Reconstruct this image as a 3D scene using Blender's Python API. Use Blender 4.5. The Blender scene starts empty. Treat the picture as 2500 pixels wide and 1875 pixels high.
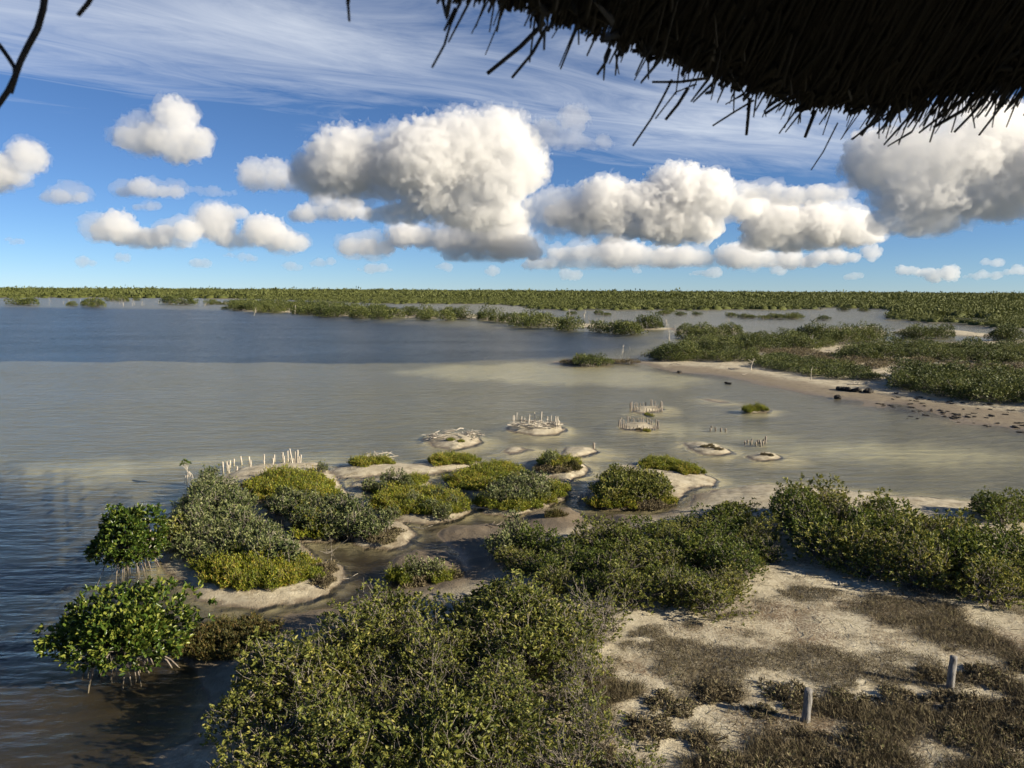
import bpy, math, random
import numpy as np
from mathutils import Vector, Matrix, Euler

sc = bpy.context.scene
COL = sc.collection

# ------------------------------------------------------------------ camera, sky, sun, exposure
FPX, CX, CY = 1878.0, 1250.0, 937.5          # focal length and centre in photo pixels (2500 x 1875)
EYE = Vector((0.0, 0.0, 7.0))
PITCH = math.degrees(math.atan((CY - 708.5) / FPX))
ROT = Euler((math.radians(90 - PITCH), 0, 0)).to_matrix() @ Matrix.Rotation(math.radians(0.30), 3, 'Z')
cam_d = bpy.data.cameras.new('camera')
cam = bpy.data.objects.new('camera', cam_d)
COL.objects.link(cam)
cam.matrix_world = Matrix.Translation(EYE) @ ROT.to_4x4()
cam_d.sensor_width = 36.0
cam_d.lens = 36.0 * FPX / 2500.0
cam_d.clip_start = 0.05
cam_d.clip_end = 120000
cam_d.dof.use_dof = True
cam_d.dof.focus_distance = 32.0
cam_d.dof.aperture_fstop = 6.0
sc.camera = cam

SUN_EL = math.radians(22.0)
SUN_AZ = math.atan2(0.93, -0.36)             # clockwise from +Y
TO_SUN = Vector((math.sin(SUN_AZ) * math.cos(SUN_EL), math.cos(SUN_AZ) * math.cos(SUN_EL), math.sin(SUN_EL)))
world = bpy.data.worlds.new('World')
sc.world = world
world.use_nodes = True
world.cycles.sampling_method = 'MANUAL'
world.cycles.sample_map_resolution = 512
wn = world.node_tree
bg = wn.nodes['Background']
sky = wn.nodes.new('ShaderNodeTexSky')
sky.sky_type = 'NISHITA'
sky.sun_disc = False
sky.sun_elevation = SUN_EL
sky.sun_rotation = SUN_AZ
sky.altitude = 0
sky.air_density = 0.6
sky.dust_density = 0.0
sky.ozone_density = 6.0
hs = wn.nodes.new('ShaderNodeHueSaturation')
hs.inputs['Saturation'].default_value = 1.0
wn.links.new(sky.outputs[0], hs.inputs['Color'])
# high thin veil of combed ice cloud in the sky: one broad band lying level far above, streaked along its length
wtc = wn.nodes.new('ShaderNodeTexCoord')


def wmath(op, a, b=None, c=None, clamp=False):
    n = wn.nodes.new('ShaderNodeMath'); n.operation = op; n.use_clamp = clamp
    for i, v in enumerate((a, b, c)):
        if v is None: continue
        if hasattr(v, 'is_output'): wn.links.new(v, n.inputs[i])
        else: n.inputs[i].default_value = v
    return n.outputs[0]


wsep = wn.nodes.new('ShaderNodeSeparateXYZ')
wn.links.new(wtc.outputs['Generated'], wsep.inputs[0])
up = wmath('MAXIMUM', wsep.outputs[2], 0.02)
sx = wmath('DIVIDE', wsep.outputs[0], up)
sy = wmath('DIVIDE', wsep.outputs[1], up)
BAND_A, BAND_C = math.radians(34.0), 3.2       # heading of the band and its offset, in cloud heights
along = wmath('ADD', wmath('MULTIPLY', sx, math.cos(BAND_A)), wmath('MULTIPLY', sy, math.sin(BAND_A)))
across = wmath('ADD', wmath('MULTIPLY', sx, -math.sin(BAND_A)), wmath('MULTIPLY', sy, math.cos(BAND_A)))


def wnoise(ax, ay, detail, rough, dist=0.0):
    cb = wn.nodes.new('ShaderNodeCombineXYZ')
    wn.links.new(wmath('MULTIPLY', along, ax), cb.inputs[0]); wn.links.new(wmath('MULTIPLY', across, ay), cb.inputs[1])
    n = wn.nodes.new('ShaderNodeTexNoise')
    n.inputs['Scale'].default_value = 1.0; n.inputs['Detail'].default_value = detail
    n.inputs['Roughness'].default_value = rough; n.inputs['Distortion'].default_value = dist
    wn.links.new(cb.outputs[0], n.inputs['Vector'])
    return n.outputs['Fac']


streak = wnoise(0.7, 1.9, 9, 0.66, 1.6)
body = wnoise(0.35, 0.9, 3, 0.5)
off = wmath('ABSOLUTE', wmath('SUBTRACT', across, BAND_C))
band = wmath('SUBTRACT', 1.0, wmath('MULTIPLY', off, 1 / 1.5))
veil = wmath('ADD', wmath('MULTIPLY', band, 0.55), wmath('ADD', wmath('MULTIPLY', wmath('SUBTRACT', streak, 0.5), 1.45), wmath('MULTIPLY', wmath('SUBTRACT', body, 0.5), 1.7)))
veil = wmath('MULTIPLY', veil, 1.0, clamp=True)
veil = wmath('MULTIPLY', veil, wmath('MULTIPLY', wmath('SUBTRACT', wsep.outputs[2], 0.06), 8.0, clamp=True))
wmix = wn.nodes.new('ShaderNodeMix'); wmix.data_type = 'RGBA'
wn.links.new(wmath('MULTIPLY', veil, 0.72), wmix.inputs[0])
wn.links.new(hs.outputs[0], wmix.inputs[6])
wmix.inputs[7].default_value = (8.0, 8.5, 9.2, 1)
wn.links.new(wmix.outputs[2], bg.inputs['Color'])
bg.inputs['Strength'].default_value = 0.052
sun_d = bpy.data.lights.new('sun', 'SUN')
sun = bpy.data.objects.new('sun', sun_d)
COL.objects.link(sun)
sun_d.energy = 5.0
sun_d.angle = math.radians(0.5)
sun_d.color = (1.0, 0.885, 0.69)
sun.rotation_euler = TO_SUN.to_track_quat('Z', 'Y').to_euler()
sc.view_settings.view_transform = 'Standard'
sc.view_settings.look = 'None'
sc.view_settings.gamma = 1.0
sc.view_settings.exposure = 1.05
cy = sc.cycles
cy.use_denoising = True
cy.use_adaptive_sampling = True
cy.adaptive_threshold = 0.02
cy.max_bounces = 8
cy.diffuse_bounces = 2
cy.glossy_bounces = 2
cy.transmission_bounces = 2
cy.transparent_max_bounces = 8
cy.volume_bounces = 6
cy.volume_step_rate = 3.0
cy.volume_max_steps = 512

# ------------------------------------------------------------------ helpers
rng = np.random.default_rng(7)
RND = random.Random(7)


def ray(px, py):
    return ROT @ Vector(((px - CX) / FPX, -(py - CY) / FPX, -1.0))


def at(px, py, dist):
    """Point seen at a photo pixel, dist metres ahead."""
    d = ray(px, py)
    return EYE + d * (dist / d.y)


def G(px, py, z=0.0):
    """Point of the level z plane seen at a photo pixel."""
    d = ray(px, py)
    t = (z - EYE.z) / d.z
    return (d.x * t, d.y * t)


def Gp(poly, z=0.0):
    return np.array([G(x, y, z) for x, y in poly])


def vnoise(x, y, seed=0):
    xi = np.floor(x).astype(np.int64); yi = np.floor(y).astype(np.int64)
    fx = x - xi; fy = y - yi
    fx = fx * fx * (3 - 2 * fx); fy = fy * fy * (3 - 2 * fy)

    def h(a, b):
        n = (a * 374761393 + b * 668265263 + seed * 1442695041) & 0x7fffffff
        n = ((n ^ (n >> 13)) * 1274126177) & 0x7fffffff
        n = n ^ (n >> 16)
        return (n & 0xffff) / 65535.0
    a = h(xi, yi); b = h(xi + 1, yi); c = h(xi, yi + 1); d = h(xi + 1, yi + 1)
    return (a * (1 - fx) + b * fx) * (1 - fy) + (c * (1 - fx) + d * fx) * fy


def fbm(x, y, octaves=4, seed=0):
    s = 0; a = 0.5; t = 0
    for o in range(octaves):
        s = s + a * vnoise(x, y, seed + o * 17); t += a
        x = x * 2.03 + 3.1; y = y * 2.03 + 1.7; a *= 0.5
    return s / t - 0.5


def sstep(a, b, x):
    t = np.clip((x - a) / (b - a), 0, 1)
    return t * t * (3 - 2 * t)


def sdist(P, x, y):
    """Signed distance to polygon P (positive inside)."""
    d2 = np.full(x.shape, 1e18)
    inside = np.zeros(x.shape, bool)
    n = len(P)
    for i in range(n):
        ax, ay = P[i]; bx, by = P[(i + 1) % n]
        ex, ey = bx - ax, by - ay
        t = np.clip(((x - ax) * ex + (y - ay) * ey) / (ex * ex + ey * ey + 1e-12), 0, 1)
        d2 = np.minimum(d2, (x - ax - t * ex) ** 2 + (y - ay - t * ey) ** 2)
        c = ((ay > y) != (by > y)) & (x < (bx - ax) * (y - ay) / (by - ay + 1e-12) + ax)
        inside ^= c
    d = np.sqrt(d2)
    return np.where(inside, d, -d)


def mesh(name, verts, faces, mat=None, smooth=False):
    """verts (N,3); faces (M,k) array of one polygon size, or list of such arrays."""
    me = bpy.data.meshes.new(name)
    verts = np.asarray(verts, dtype=np.float32)
    if not isinstance(faces, list):
        faces = [faces]
    me.vertices.add(len(verts))
    me.vertices.foreach_set('co', verts.ravel())
    loops = np.concatenate([np.asarray(f, dtype=np.int32).ravel() for f in faces])
    sizes = np.concatenate([np.full(len(f), np.asarray(f).shape[1], dtype=np.int32) for f in faces])
    starts = np.concatenate([[0], np.cumsum(sizes)[:-1]]).astype(np.int32)
    me.loops.add(len(loops)); me.loops.foreach_set('vertex_index', loops)
    me.polygons.add(len(sizes)); me.polygons.foreach_set('loop_start', starts)
    if smooth:
        me.polygons.foreach_set('use_smooth', np.ones(len(sizes), bool))
    me.update(calc_edges=True)
    me.validate()
    if mat:
        me.materials.append(mat)
    return me


def obj(name, me, parent=None, loc=None):
    o = bpy.data.objects.new(name, me)
    COL.objects.link(o)
    if parent is not None:
        o.parent = parent
    if loc is not None:
        o.location = loc
    return o


def tag(o, label=None, cat=None, group=None, kind=None):
    if label: o['label'] = label
    if cat: o['category'] = cat
    if group: o['group'] = group
    if kind: o['kind'] = kind
    return o


def thing(name, parts, loc, rotz, scale, label, cat, group=None):
    e = bpy.data.objects.new(name, None)
    COL.objects.link(e)
    e.empty_display_size = 0.1
    e.location = loc
    e.rotation_euler = (0, 0, rotz)
    e.scale = scale if hasattr(scale, '__len__') else (scale,) * 3
    for pn, me in parts:
        c = bpy.data.objects.new(pn, me)
        COL.objects.link(c)
        c.parent = e
    tag(e, label, cat, group)
    return e


class Geo:
    """collects vertices and faces of one mesh"""
    def __init__(s):
        s.v = []; s.f = {}; s.n = 0

    def add(s, v, f):
        v = np.asarray(v, float).reshape(-1, 3)
        f = np.asarray(f)
        s.f.setdefault(f.shape[1], []).append(f + s.n)
        s.v.append(v); s.n += len(v)

    def mesh(s, name, mat, smooth=False):
        return mesh(name, np.concatenate(s.v), [np.concatenate(x) for x in s.f.values()], mat, smooth)


def unit(a):
    return a / (np.linalg.norm(a, axis=-1, keepdims=True) + 1e-9)


def tubes(P, R, sides=4, flat=1.0):
    """P (M,K,3) polylines, R (M,K) radii -> verts, quads (ends closed by collapsing radius)."""
    P = np.asarray(P, float); R = np.asarray(R, float)
    M, K, _ = P.shape
    T = np.gradient(P, axis=1)
    T = unit(T)
    ref = np.zeros_like(T); ref[..., 0] = 1.0
    par = np.abs((T * ref).sum(-1)) > 0.9
    ref[par] = (0, 1, 0)
    A = unit(np.cross(T, ref)); B = np.cross(T, A)
    ang = np.linspace(0, 2 * math.pi, sides, endpoint=False)
    ring = A[:, :, None, :] * np.cos(ang)[None, None, :, None] + B[:, :, None, :] * (np.sin(ang) * flat)[None, None, :, None]
    V = P[:, :, None, :] + ring * R[:, :, None, None]
    idx = np.arange(M * K * sides).reshape(M, K, sides)
    a = idx[:, :-1, :]; b = idx[:, 1:, :]
    q = np.stack([a, np.roll(a, -1, 2), np.roll(b, -1, 2), b], -1).reshape(-1, 4)
    caps = np.concatenate([idx[:, 0, ::-1].reshape(M, sides), idx[:, -1, :].reshape(M, sides)])
    return V.reshape(-1, 3), q, caps


def add_tubes(g, P, R, sides=4, flat=1.0, caps=False):
    v, q, c = tubes(P, R, sides, flat)
    n0 = g.n
    g.add(v, q)
    if caps:
        g.f.setdefault(sides, []).append(c + n0)


def leaves(o, axis, length, width, r, fold=0.25, droop=0.12):
    """two-quad folded leaves."""
    M = len(o)
    axis = unit(axis)
    rv = r.normal(size=(M, 3)); rv[:, 2] += 1.1
    side = unit(np.cross(axis, rv)); nrm = unit(np.cross(side, axis))
    L = length[:, None]; W = width[:, None]
    p0 = o
    l1 = o + axis * L * 0.38 + side * W * 0.5 + nrm * W * fold
    l2 = o + axis * L * 0.76 + side * W * 0.42 + nrm * W * fold - nrm * L * droop * 0.4
    tp = o + axis * L - nrm * L * droop
    r2 = o + axis * L * 0.76 - side * W * 0.42 + nrm * W * fold - nrm * L * droop * 0.4
    r1 = o + axis * L * 0.38 - side * W * 0.5 + nrm * W * fold
    V = np.stack([p0, l1, l2, tp, r2, r1], 1).reshape(-1, 3)
    b = (np.arange(M) * 6)[:, None]
    F = np.concatenate([b + np.array([0, 3, 2, 1]), b + np.array([0, 5, 4, 3])])
    return V, F


def blades(o, axis, length, width, r):
    """single narrow quads"""
    M = len(o)
    axis = unit(axis)
    side = unit(np.cross(axis, r.normal(size=(M, 3))))
    L = length[:, None]; W = width[:, None]
    V = np.stack([o - side * W * 0.3, o + axis * L * 0.55 - side * W * 0.5, o + axis * L, o + axis * L * 0.5 + side * W * 0.5], 1).reshape(-1, 3)
    b = (np.arange(M) * 4)[:, None]
    return V, b + np.array([0, 3, 2, 1])


# ------------------------------------------------------------------ materials
def new_mat(name):
    m = bpy.data.materials.new(name)
    m.use_nodes = True
    nt = m.node_tree
    return m, nt, nt.nodes['Principled BSDF'], nt.nodes['Material Output']


def ramp(nt, fac, stops):
    n = nt.nodes.new('ShaderNodeValToRGB')
    e = n.color_ramp.elements
    e[0].position, e[0].color = stops[0][0], (*stops[0][1], 1)
    e[1].position, e[1].color = stops[-1][0], (*stops[-1][1], 1)
    for p, c in stops[1:-1]:
        k = e.new(p); k.color = (*c, 1)
    if fac is not None:
        nt.links.new(fac, n.inputs[0])
    return n.outputs[0]


def tex_noise(nt, scale, detail=4, rough=0.55, vec=None, out='Fac'):
    n = nt.nodes.new('ShaderNodeTexNoise')
    n.inputs['Scale'].default_value = scale
    n.inputs['Detail'].default_value = detail
    n.inputs['Roughness'].default_value = rough
    if vec is not None:
        nt.links.new(vec, n.inputs['Vector'])
    return n.outputs[out]


def nmath(nt, op, a, b=None, c=None, clamp=False):
    n = nt.nodes.new('ShaderNodeMath'); n.operation = op; n.use_clamp = clamp
    for i, v in enumerate((a, b, c)):
        if v is None: continue
        if hasattr(v, 'is_output'): nt.links.new(v, n.inputs[i])
        else: n.inputs[i].default_value = v
    return n.outputs[0]


def nmix(nt, fac, a, b):
    n = nt.nodes.new('ShaderNodeMix'); n.data_type = 'RGBA'
    for s, v in ((n.inputs[0], fac), (n.inputs[6], a), (n.inputs[7], b)):
        if hasattr(v, 'is_output'): nt.links.new(v, s)
        elif isinstance(v, (int, float)): s.default_value = v
        else: s.default_value = (*v, 1)
    return n.outputs[2]


def nrange(nt, v, a, b, c=0.0, d=1.0):
    n = nt.nodes.new('ShaderNodeMapRange'); n.interpolation_type = 'SMOOTHSTEP'
    nt.links.new(v, n.inputs[0])
    for i, x in enumerate((a, b, c, d)): n.inputs[1 + i].default_value = x
    return n.outputs[0]


def leaf_mat(name, stops, rough=0.4, trans=0.25, objvar=0.25):
    m, nt, p, out = new_mat(name)
    geo = nt.nodes.new('ShaderNodeNewGeometry')
    oi = nt.nodes.new('ShaderNodeObjectInfo')
    f = nmath(nt, 'MULTIPLY_ADD', nmath(nt, 'SUBTRACT', oi.outputs['Random'], 0.5), objvar, geo.outputs['Random Per Island'], clamp=True)
    col = ramp(nt, f, stops)
    nt.links.new(col, p.inputs['Base Color'])
    p.inputs['Roughness'].default_value = rough
    p.inputs['Specular IOR Level'].default_value = 0.3
    tr = nt.nodes.new('ShaderNodeBsdfTranslucent')
    hsv = nt.nodes.new('ShaderNodeHueSaturation'); hsv.inputs['Value'].default_value = 1.3
    hsv.inputs['Hue'].default_value = 0.485
    nt.links.new(col, hsv.inputs['Color']); nt.links.new(hsv.outputs[0], tr.inputs['Color'])
    mx = nt.nodes.new('ShaderNodeMixShader'); mx.inputs[0].default_value = trans
    nt.links.new(p.outputs[0], mx.inputs[1]); nt.links.new(tr.outputs[0], mx.inputs[2])
    nt.links.new(mx.outputs[0], out.inputs['Surface'])
    return m


def wood_mat(name, c1, c2, scale=20.0, rough=0.85):
    m, nt, p, out = new_mat(name)
    tc = nt.nodes.new('ShaderNodeTexCoord')
    mp = nt.nodes.new('ShaderNodeMapping'); mp.inputs['Scale'].default_value = (1, 1, 0.12)
    nt.links.new(tc.outputs['Object'], mp.inputs[0])
    n1 = tex_noise(nt, scale, 5, 0.65, mp.outputs[0])
    col = ramp(nt, n1, [(0.3, c1), (0.7, c2)])
    nt.links.new(col, p.inputs['Base Color'])
    p.inputs['Roughness'].default_value = rough
    bp = nt.nodes.new('ShaderNodeBump'); bp.inputs['Strength'].default_value = 0.9; bp.inputs['Distance'].default_value = 0.02
    nt.links.new(n1, bp.inputs['Height']); nt.links.new(bp.outputs[0], p.inputs['Normal'])
    return m


M_GREEN = leaf_mat('broad_leaf', [(0.0, (0.052, 0.070, 0.015)), (0.45, (0.13, 0.15, 0.030)), (0.85, (0.23, 0.23, 0.048)), (1.0, (0.33, 0.30, 0.08))], 0.5, 0.32)
M_DEEP = leaf_mat('dark_glossy_leaf', [(0.0, (0.038, 0.062, 0.012)), (0.6, (0.10, 0.135, 0.023)), (1.0, (0.20, 0.215, 0.042))], 0.48, 0.3)
M_RED = leaf_mat('red_mangrove_leaf', [(0.0, (0.024, 0.046, 0.009)), (0.6, (0.060, 0.10, 0.015)), (1.0, (0.20, 0.22, 0.04))], 0.32, 0.2)
M_BLACK = leaf_mat('grey_green_leaf', [(0.0, (0.036, 0.055, 0.018)), (0.55, (0.10, 0.125, 0.042)), (1.0, (0.27, 0.28, 0.12))], 0.42, 0.18)
M_SALT = leaf_mat('saltwort_leaf', [(0.0, (0.05, 0.075, 0.010)), (0.4, (0.14, 0.175, 0.018)), (0.8, (0.27, 0.275, 0.022)), (1.0, (0.36, 0.27, 0.05))], 0.55, 0.25, 0.35)
M_DARKSALT = leaf_mat('dark_saltwort_leaf', [(0.0, (0.03, 0.035, 0.010)), (0.6, (0.075, 0.075, 0.016)), (1.0, (0.15, 0.10, 0.03))], 0.6, 0.2)
M_FOREST = leaf_mat('wood_leaf', [(0.0, (0.066, 0.078, 0.019)), (0.5, (0.080, 0.093, 0.022)), (1.0, (0.098, 0.108, 0.027))], 0.7, 0.15, 0.0)
M_FAR = leaf_mat('distant_leaf', [(0.0, (0.028, 0.040, 0.010)), (0.5, (0.068, 0.088, 0.020)), (1.0, (0.15, 0.16, 0.042))], 0.55, 0.15, 0.4)
M_DRY = leaf_mat('dry_stem', [(0.0, (0.055, 0.045, 0.026)), (0.5, (0.115, 0.092, 0.052)), (0.8, (0.24, 0.195, 0.115)), (1.0, (0.12, 0.125, 0.04))], 0.8, 0.1)
M_STEM = wood_mat('grey_stem', (0.10, 0.085, 0.07), (0.27, 0.24, 0.20), 30)
M_ROOT = wood_mat('prop_root', (0.10, 0.082, 0.066), (0.28, 0.235, 0.195), 30)
M_BONE = wood_mat('bleached_wood', (0.22, 0.19, 0.15), (0.60, 0.55, 0.46), 25)
M_STAKE = wood_mat('weathered_stake', (0.09, 0.075, 0.06), (0.38, 0.33, 0.27), 18)
M_POST = wood_mat('grey_post', (0.05, 0.047, 0.043), (0.30, 0.285, 0.265), 26)
M_WEED = wood_mat('black_weed', (0.006, 0.005, 0.004), (0.03, 0.024, 0.018), 20)
M_THATCH = wood_mat('palm_thatch', (0.0008, 0.0006, 0.0004), (0.004, 0.0028, 0.0016), 25)  # brown thatch taken to near black: the eave's shade is put into its colour

# ------------------------------------------------------------------ terrain layout (photo pixels of the waterline)
NEAR = 0.55    # slope length
LAND = [  # polygon, crown height, slope length
    # main shore below the tower
    ([(340, 1960), (375, 1850), (420, 1818), (475, 1800), (505, 1740), (500, 1690), (480, 1640), (440, 1605), (440, 1570), (480, 1545), (560, 1530),
      (640, 1520), (720, 1500), (800, 1490), (880, 1470), (960, 1445), (1040, 1425), (1110, 1410), (1145, 1385), (1120, 1345), (1085, 1320), (1065, 1303),
      (1108, 1286), (1190, 1277), (1230, 1290), (1262, 1280), (1285, 1256), (1339, 1244), (1393, 1241), (1423, 1253), (1440, 1272), (1470, 1278),
      (1478, 1262), (1510, 1256), (1600, 1256), (1680, 1237), (1700, 1210), (1759, 1194), (1868, 1183), (1956, 1187), (2065, 1200), (2153, 1209),
      (2306, 1220), (2500, 1237), (3200, 1290), (4200, 1900), (4200, 2900), (300, 2900)], 0.42, 1.6),
    ([(393, 1398), (448, 1428), (478, 1463), (537, 1482), (622, 1480), (721, 1475), (796, 1450), (836, 1413), (826, 1383), (770, 1365), (705, 1305),
      (652, 1278), (617, 1250), (600, 1205), (575, 1182), (540, 1168), (500, 1168), (478, 1190), (450, 1215), (410, 1250), (395, 1300), (385, 1350)], 0.17, NEAR),
    ([(551, 1166), (600, 1142), (690, 1130), (770, 1132), (800, 1152), (828, 1187), (845, 1217), (890, 1237), (930, 1265), (985, 1280), (1018, 1303),
      (1000, 1325), (945, 1340), (900, 1337), (862, 1322), (840, 1310), (800, 1320), (748, 1323), (735, 1308), (705, 1290), (665, 1265), (650, 1230),
      (620, 1203), (600, 1192), (585, 1178)], 0.18, NEAR),
    ([(821, 1151), (839, 1139), (907, 1130), (975, 1132), (1015, 1132), (1060, 1123), (1150, 1121), (1187, 1129), (1170, 1141), (1095, 1151), (1041, 1160),
      (985, 1161), (940, 1161), (880, 1166), (835, 1165)], 0.15, NEAR),
    ([(858, 1188), (880, 1175), (960, 1163), (1030, 1166), (1052, 1180), (1045, 1194), (1010, 1199), (960, 1200), (900, 1200)], 0.17, NEAR),
    ([(888, 1226), (940, 1210), (1010, 1205), (1060, 1200), (1110, 1206), (1150, 1228), (1158, 1247), (1122, 1265), (1081, 1275), (1027, 1280), (985, 1273), (930, 1250)], 0.17, NEAR),
    ([(1088, 1180), (1130, 1150), (1176, 1136), (1271, 1148), (1345, 1168), (1382, 1186), (1390, 1210), (1353, 1230), (1298, 1250), (1230, 1262), (1170, 1255), (1162, 1224), (1124, 1198)], 0.18, NEAR),
    ([(1279, 1138), (1293, 1127), (1325, 1122), (1385, 1124), (1423, 1129), (1449, 1146), (1439, 1160), (1382, 1176), (1347, 1165), (1312, 1157)], 0.17, NEAR),
    ([(1407, 1220), (1430, 1182), (1480, 1152), (1500, 1137), (1551, 1130), (1600, 1127), (1660, 1136), (1711, 1156), (1754, 1173), (1740, 1187), (1692, 1190),
      (1667, 1202), (1652, 1227), (1600, 1243), (1488, 1247), (1415, 1235)], 0.17, NEAR),
    ([(945, 1392), (960, 1367), (1010, 1345), (1080, 1348), (1130, 1372), (1138, 1392), (1110, 1408), (1040, 1418), (980, 1413)], 0.15, NEAR),
    # bare sand islets out in the lagoon
    ([(1041, 1072), (1070, 1061), (1120, 1060), (1172, 1068), (1182, 1080), (1160, 1090), (1105, 1097), (1065, 1090)], 0.19, 0.6),
    ([(1240, 1046), (1265, 1036), (1320, 1033), (1360, 1040), (1374, 1050), (1350, 1060), (1300, 1062), (1265, 1055)], 0.20, 0.5),
    ([(1512, 1040), (1540, 1031), (1580, 1031), (1606, 1040), (1600, 1049), (1560, 1053), (1525, 1049)], 0.18, 0.6),
    ([(1540, 998), (1565, 991), (1605, 991), (1618, 999), (1608, 1007), (1570, 1010), (1545, 1006)], 0.19, 0.6),
    ([(1668, 1080), (1700, 1080), (1750, 1086), (1780, 1097), (1790, 1106), (1760, 1112), (1720, 1109), (1685, 1096)], 0.20, 0.5),
    ([(1820, 1114), (1850, 1106), (1890, 1107), (1912, 1118), (1890, 1124), (1845, 1123)], 0.20, 0.5),
    ([(1714, 974), (1740, 974), (1770, 979), (1784, 983), (1755, 983), (1730, 979)], 0.09, 0.6),
    ([(1820, 1002), (1845, 997), (1878, 1001), (1870, 1007), (1835, 1008)], 0.16, 0.5),
    ([(1376, 1112), (1385, 1094), (1420, 1089), (1455, 1092), (1472, 1103), (1440, 1114), (1400, 1120)], 0.20, 0.5),
    ([(1228, 1103), (1245, 1094), (1270, 1092), (1286, 1097), (1270, 1104), (1245, 1107)], 0.12, 0.6),
    # the far beach on the right
    ([(1362, 884), (1400, 878), (1470, 878), (1535, 884), (1575, 890), (1589, 897), (1674, 911), (1720, 912), (1775, 922), (1843, 936), (1984, 965), (2069, 976), (2120, 981), (2122, 990),
      (2154, 994), (2180, 984), (2267, 1001), (2318, 1018), (2335, 1035), (2436, 1041), (2500, 1049), (3300, 1120), (3300, 815), (2800, 818), (2500, 828), (2470, 829), (2420, 834),
      (2340, 834), (2280, 839), (2180, 845), (2110, 844), (2050, 834), (1990, 822), (1900, 824), (1800, 832), (1720, 840), (1640, 851), (1592, 864), (1578, 868), (1600, 880),
      (1530, 881), (1470, 893), (1400, 893)], 0.40, 15.0),
    ([(1648, 808), (1680, 816), (1760, 820), (1812, 813), (1800, 801), (1700, 799)], 0.3, 3.0),
    ([(1962, 818), (2000, 824), (2090, 831), (2155, 822), (2160, 806), (2130, 797), (2020, 801)], 0.3, 3.0),
    ([(2180, 811), (2250, 820), (2330, 818), (2400, 822), (2410, 816), (2340, 806), (2200, 804)], 0.3, 3.0),
    # the low peninsula across the lagoon
    ([(503, 741), (560, 743), (570, 756), (600, 761), (644, 762), (712, 763), (740, 764), (780, 770), (834, 773), (915, 774), (1000, 776), (1120, 778), (1177, 781), (1269, 792),
      (1316, 794), (1380, 798), (1424, 800), (1490, 802), (1547, 805), (1640, 806), (1640, 800), (1540, 800), (1480, 793), (1400, 787), (1316, 779), (1200, 770), (1100, 765), (1000, 761), (900, 754), (820, 746), (760, 741),
      (700, 738), (600, 737), (540, 738)], 0.25, 5.0),
]
FOREST_PX = [(-900, 722), (-300, 727), (0, 727.5), (360, 727.5), (600, 729.5), (700, 733), (900, 741), (1000, 742), (1200, 743.5), (1270, 748), (1290, 754), (1370, 758), (1500, 758),
             (1700, 758), (1880, 757), (2000, 757), (2012, 753), (2070, 753), (2160, 756), (2200, 761), (2150, 774), (2170, 782), (2230, 786), (2290, 790), (2400, 799), (2450, 803), (2520, 806), (3400, 800)]
_f = [G(x, y) for x, y in FOREST_PX]
FOREST = np.array(_f + [(30000, 30000), (-30000, 30000), (-30000, 300)])
LAND_G = [(Gp(p), h, s) for p, h, s in LAND]

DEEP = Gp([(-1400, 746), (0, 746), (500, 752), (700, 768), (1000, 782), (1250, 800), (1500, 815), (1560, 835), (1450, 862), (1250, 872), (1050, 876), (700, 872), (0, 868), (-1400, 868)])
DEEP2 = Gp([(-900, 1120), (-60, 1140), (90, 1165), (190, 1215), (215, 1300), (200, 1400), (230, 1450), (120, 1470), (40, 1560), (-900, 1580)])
MUDDY = Gp([(-800, 1480), (60, 1500), (240, 1420), (330, 1395), (420, 1420), (500, 1490), (620, 1490), (760, 1470), (830, 1430), (820, 1380), (740, 1340), (800, 1335), (960, 1345), (1025, 1305), (1010, 1285),
            (960, 1265), (1000, 1275), (1090, 1280), (1160, 1250), (1230, 1265), (1300, 1255), (1390, 1225), (1400, 1195), (1430, 1200), (1420, 1240), (1600, 1245), (1690, 1200), (1720, 1210), (1600, 1290), (1300, 1330),
            (1200, 1440), (900, 1520), (560, 1640), (520, 1760), (400, 1900), (300, 2200), (-800, 2300)])
SHOREMUD = Gp([(1589, 903), (1674, 916), (1775, 928), (1843, 941), (1984, 970), (2120, 996), (2318, 1026), (2500, 1060), (2700, 1080), (2700, 1035), (2500, 1012), (2330, 990), (2200, 970), (2060, 952), (1980, 940), (1840, 914), (1740, 900), (1640, 893)])
PALE = [Gp(p) for p in (
    [(980, 905), (1100, 890), (1300, 886), (1500, 892), (1640, 905), (1720, 925), (1620, 945), (1400, 935), (1150, 925)],
    [(1760, 1050), (1800, 1045), (1880, 1060), (1900, 1070), (1800, 1068)],
    [(1880, 1085), (2050, 1078), (2300, 1090), (2480, 1110), (2300, 1130), (2000, 1112)],
    [(200, 1160), (520, 1120), (800, 1130), (780, 1110), (560, 1105), (300, 1120), (60, 1130)],
    [(1590, 1030), (1650, 1036), (1690, 1050), (1640, 1056)],
)]


def in_box(P, x, y, m):
    return (x > P[:, 0].min() - m) & (x < P[:, 0].max() + m) & (y > P[:, 1].min() - m) & (y < P[:, 1].max() + m)


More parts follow.
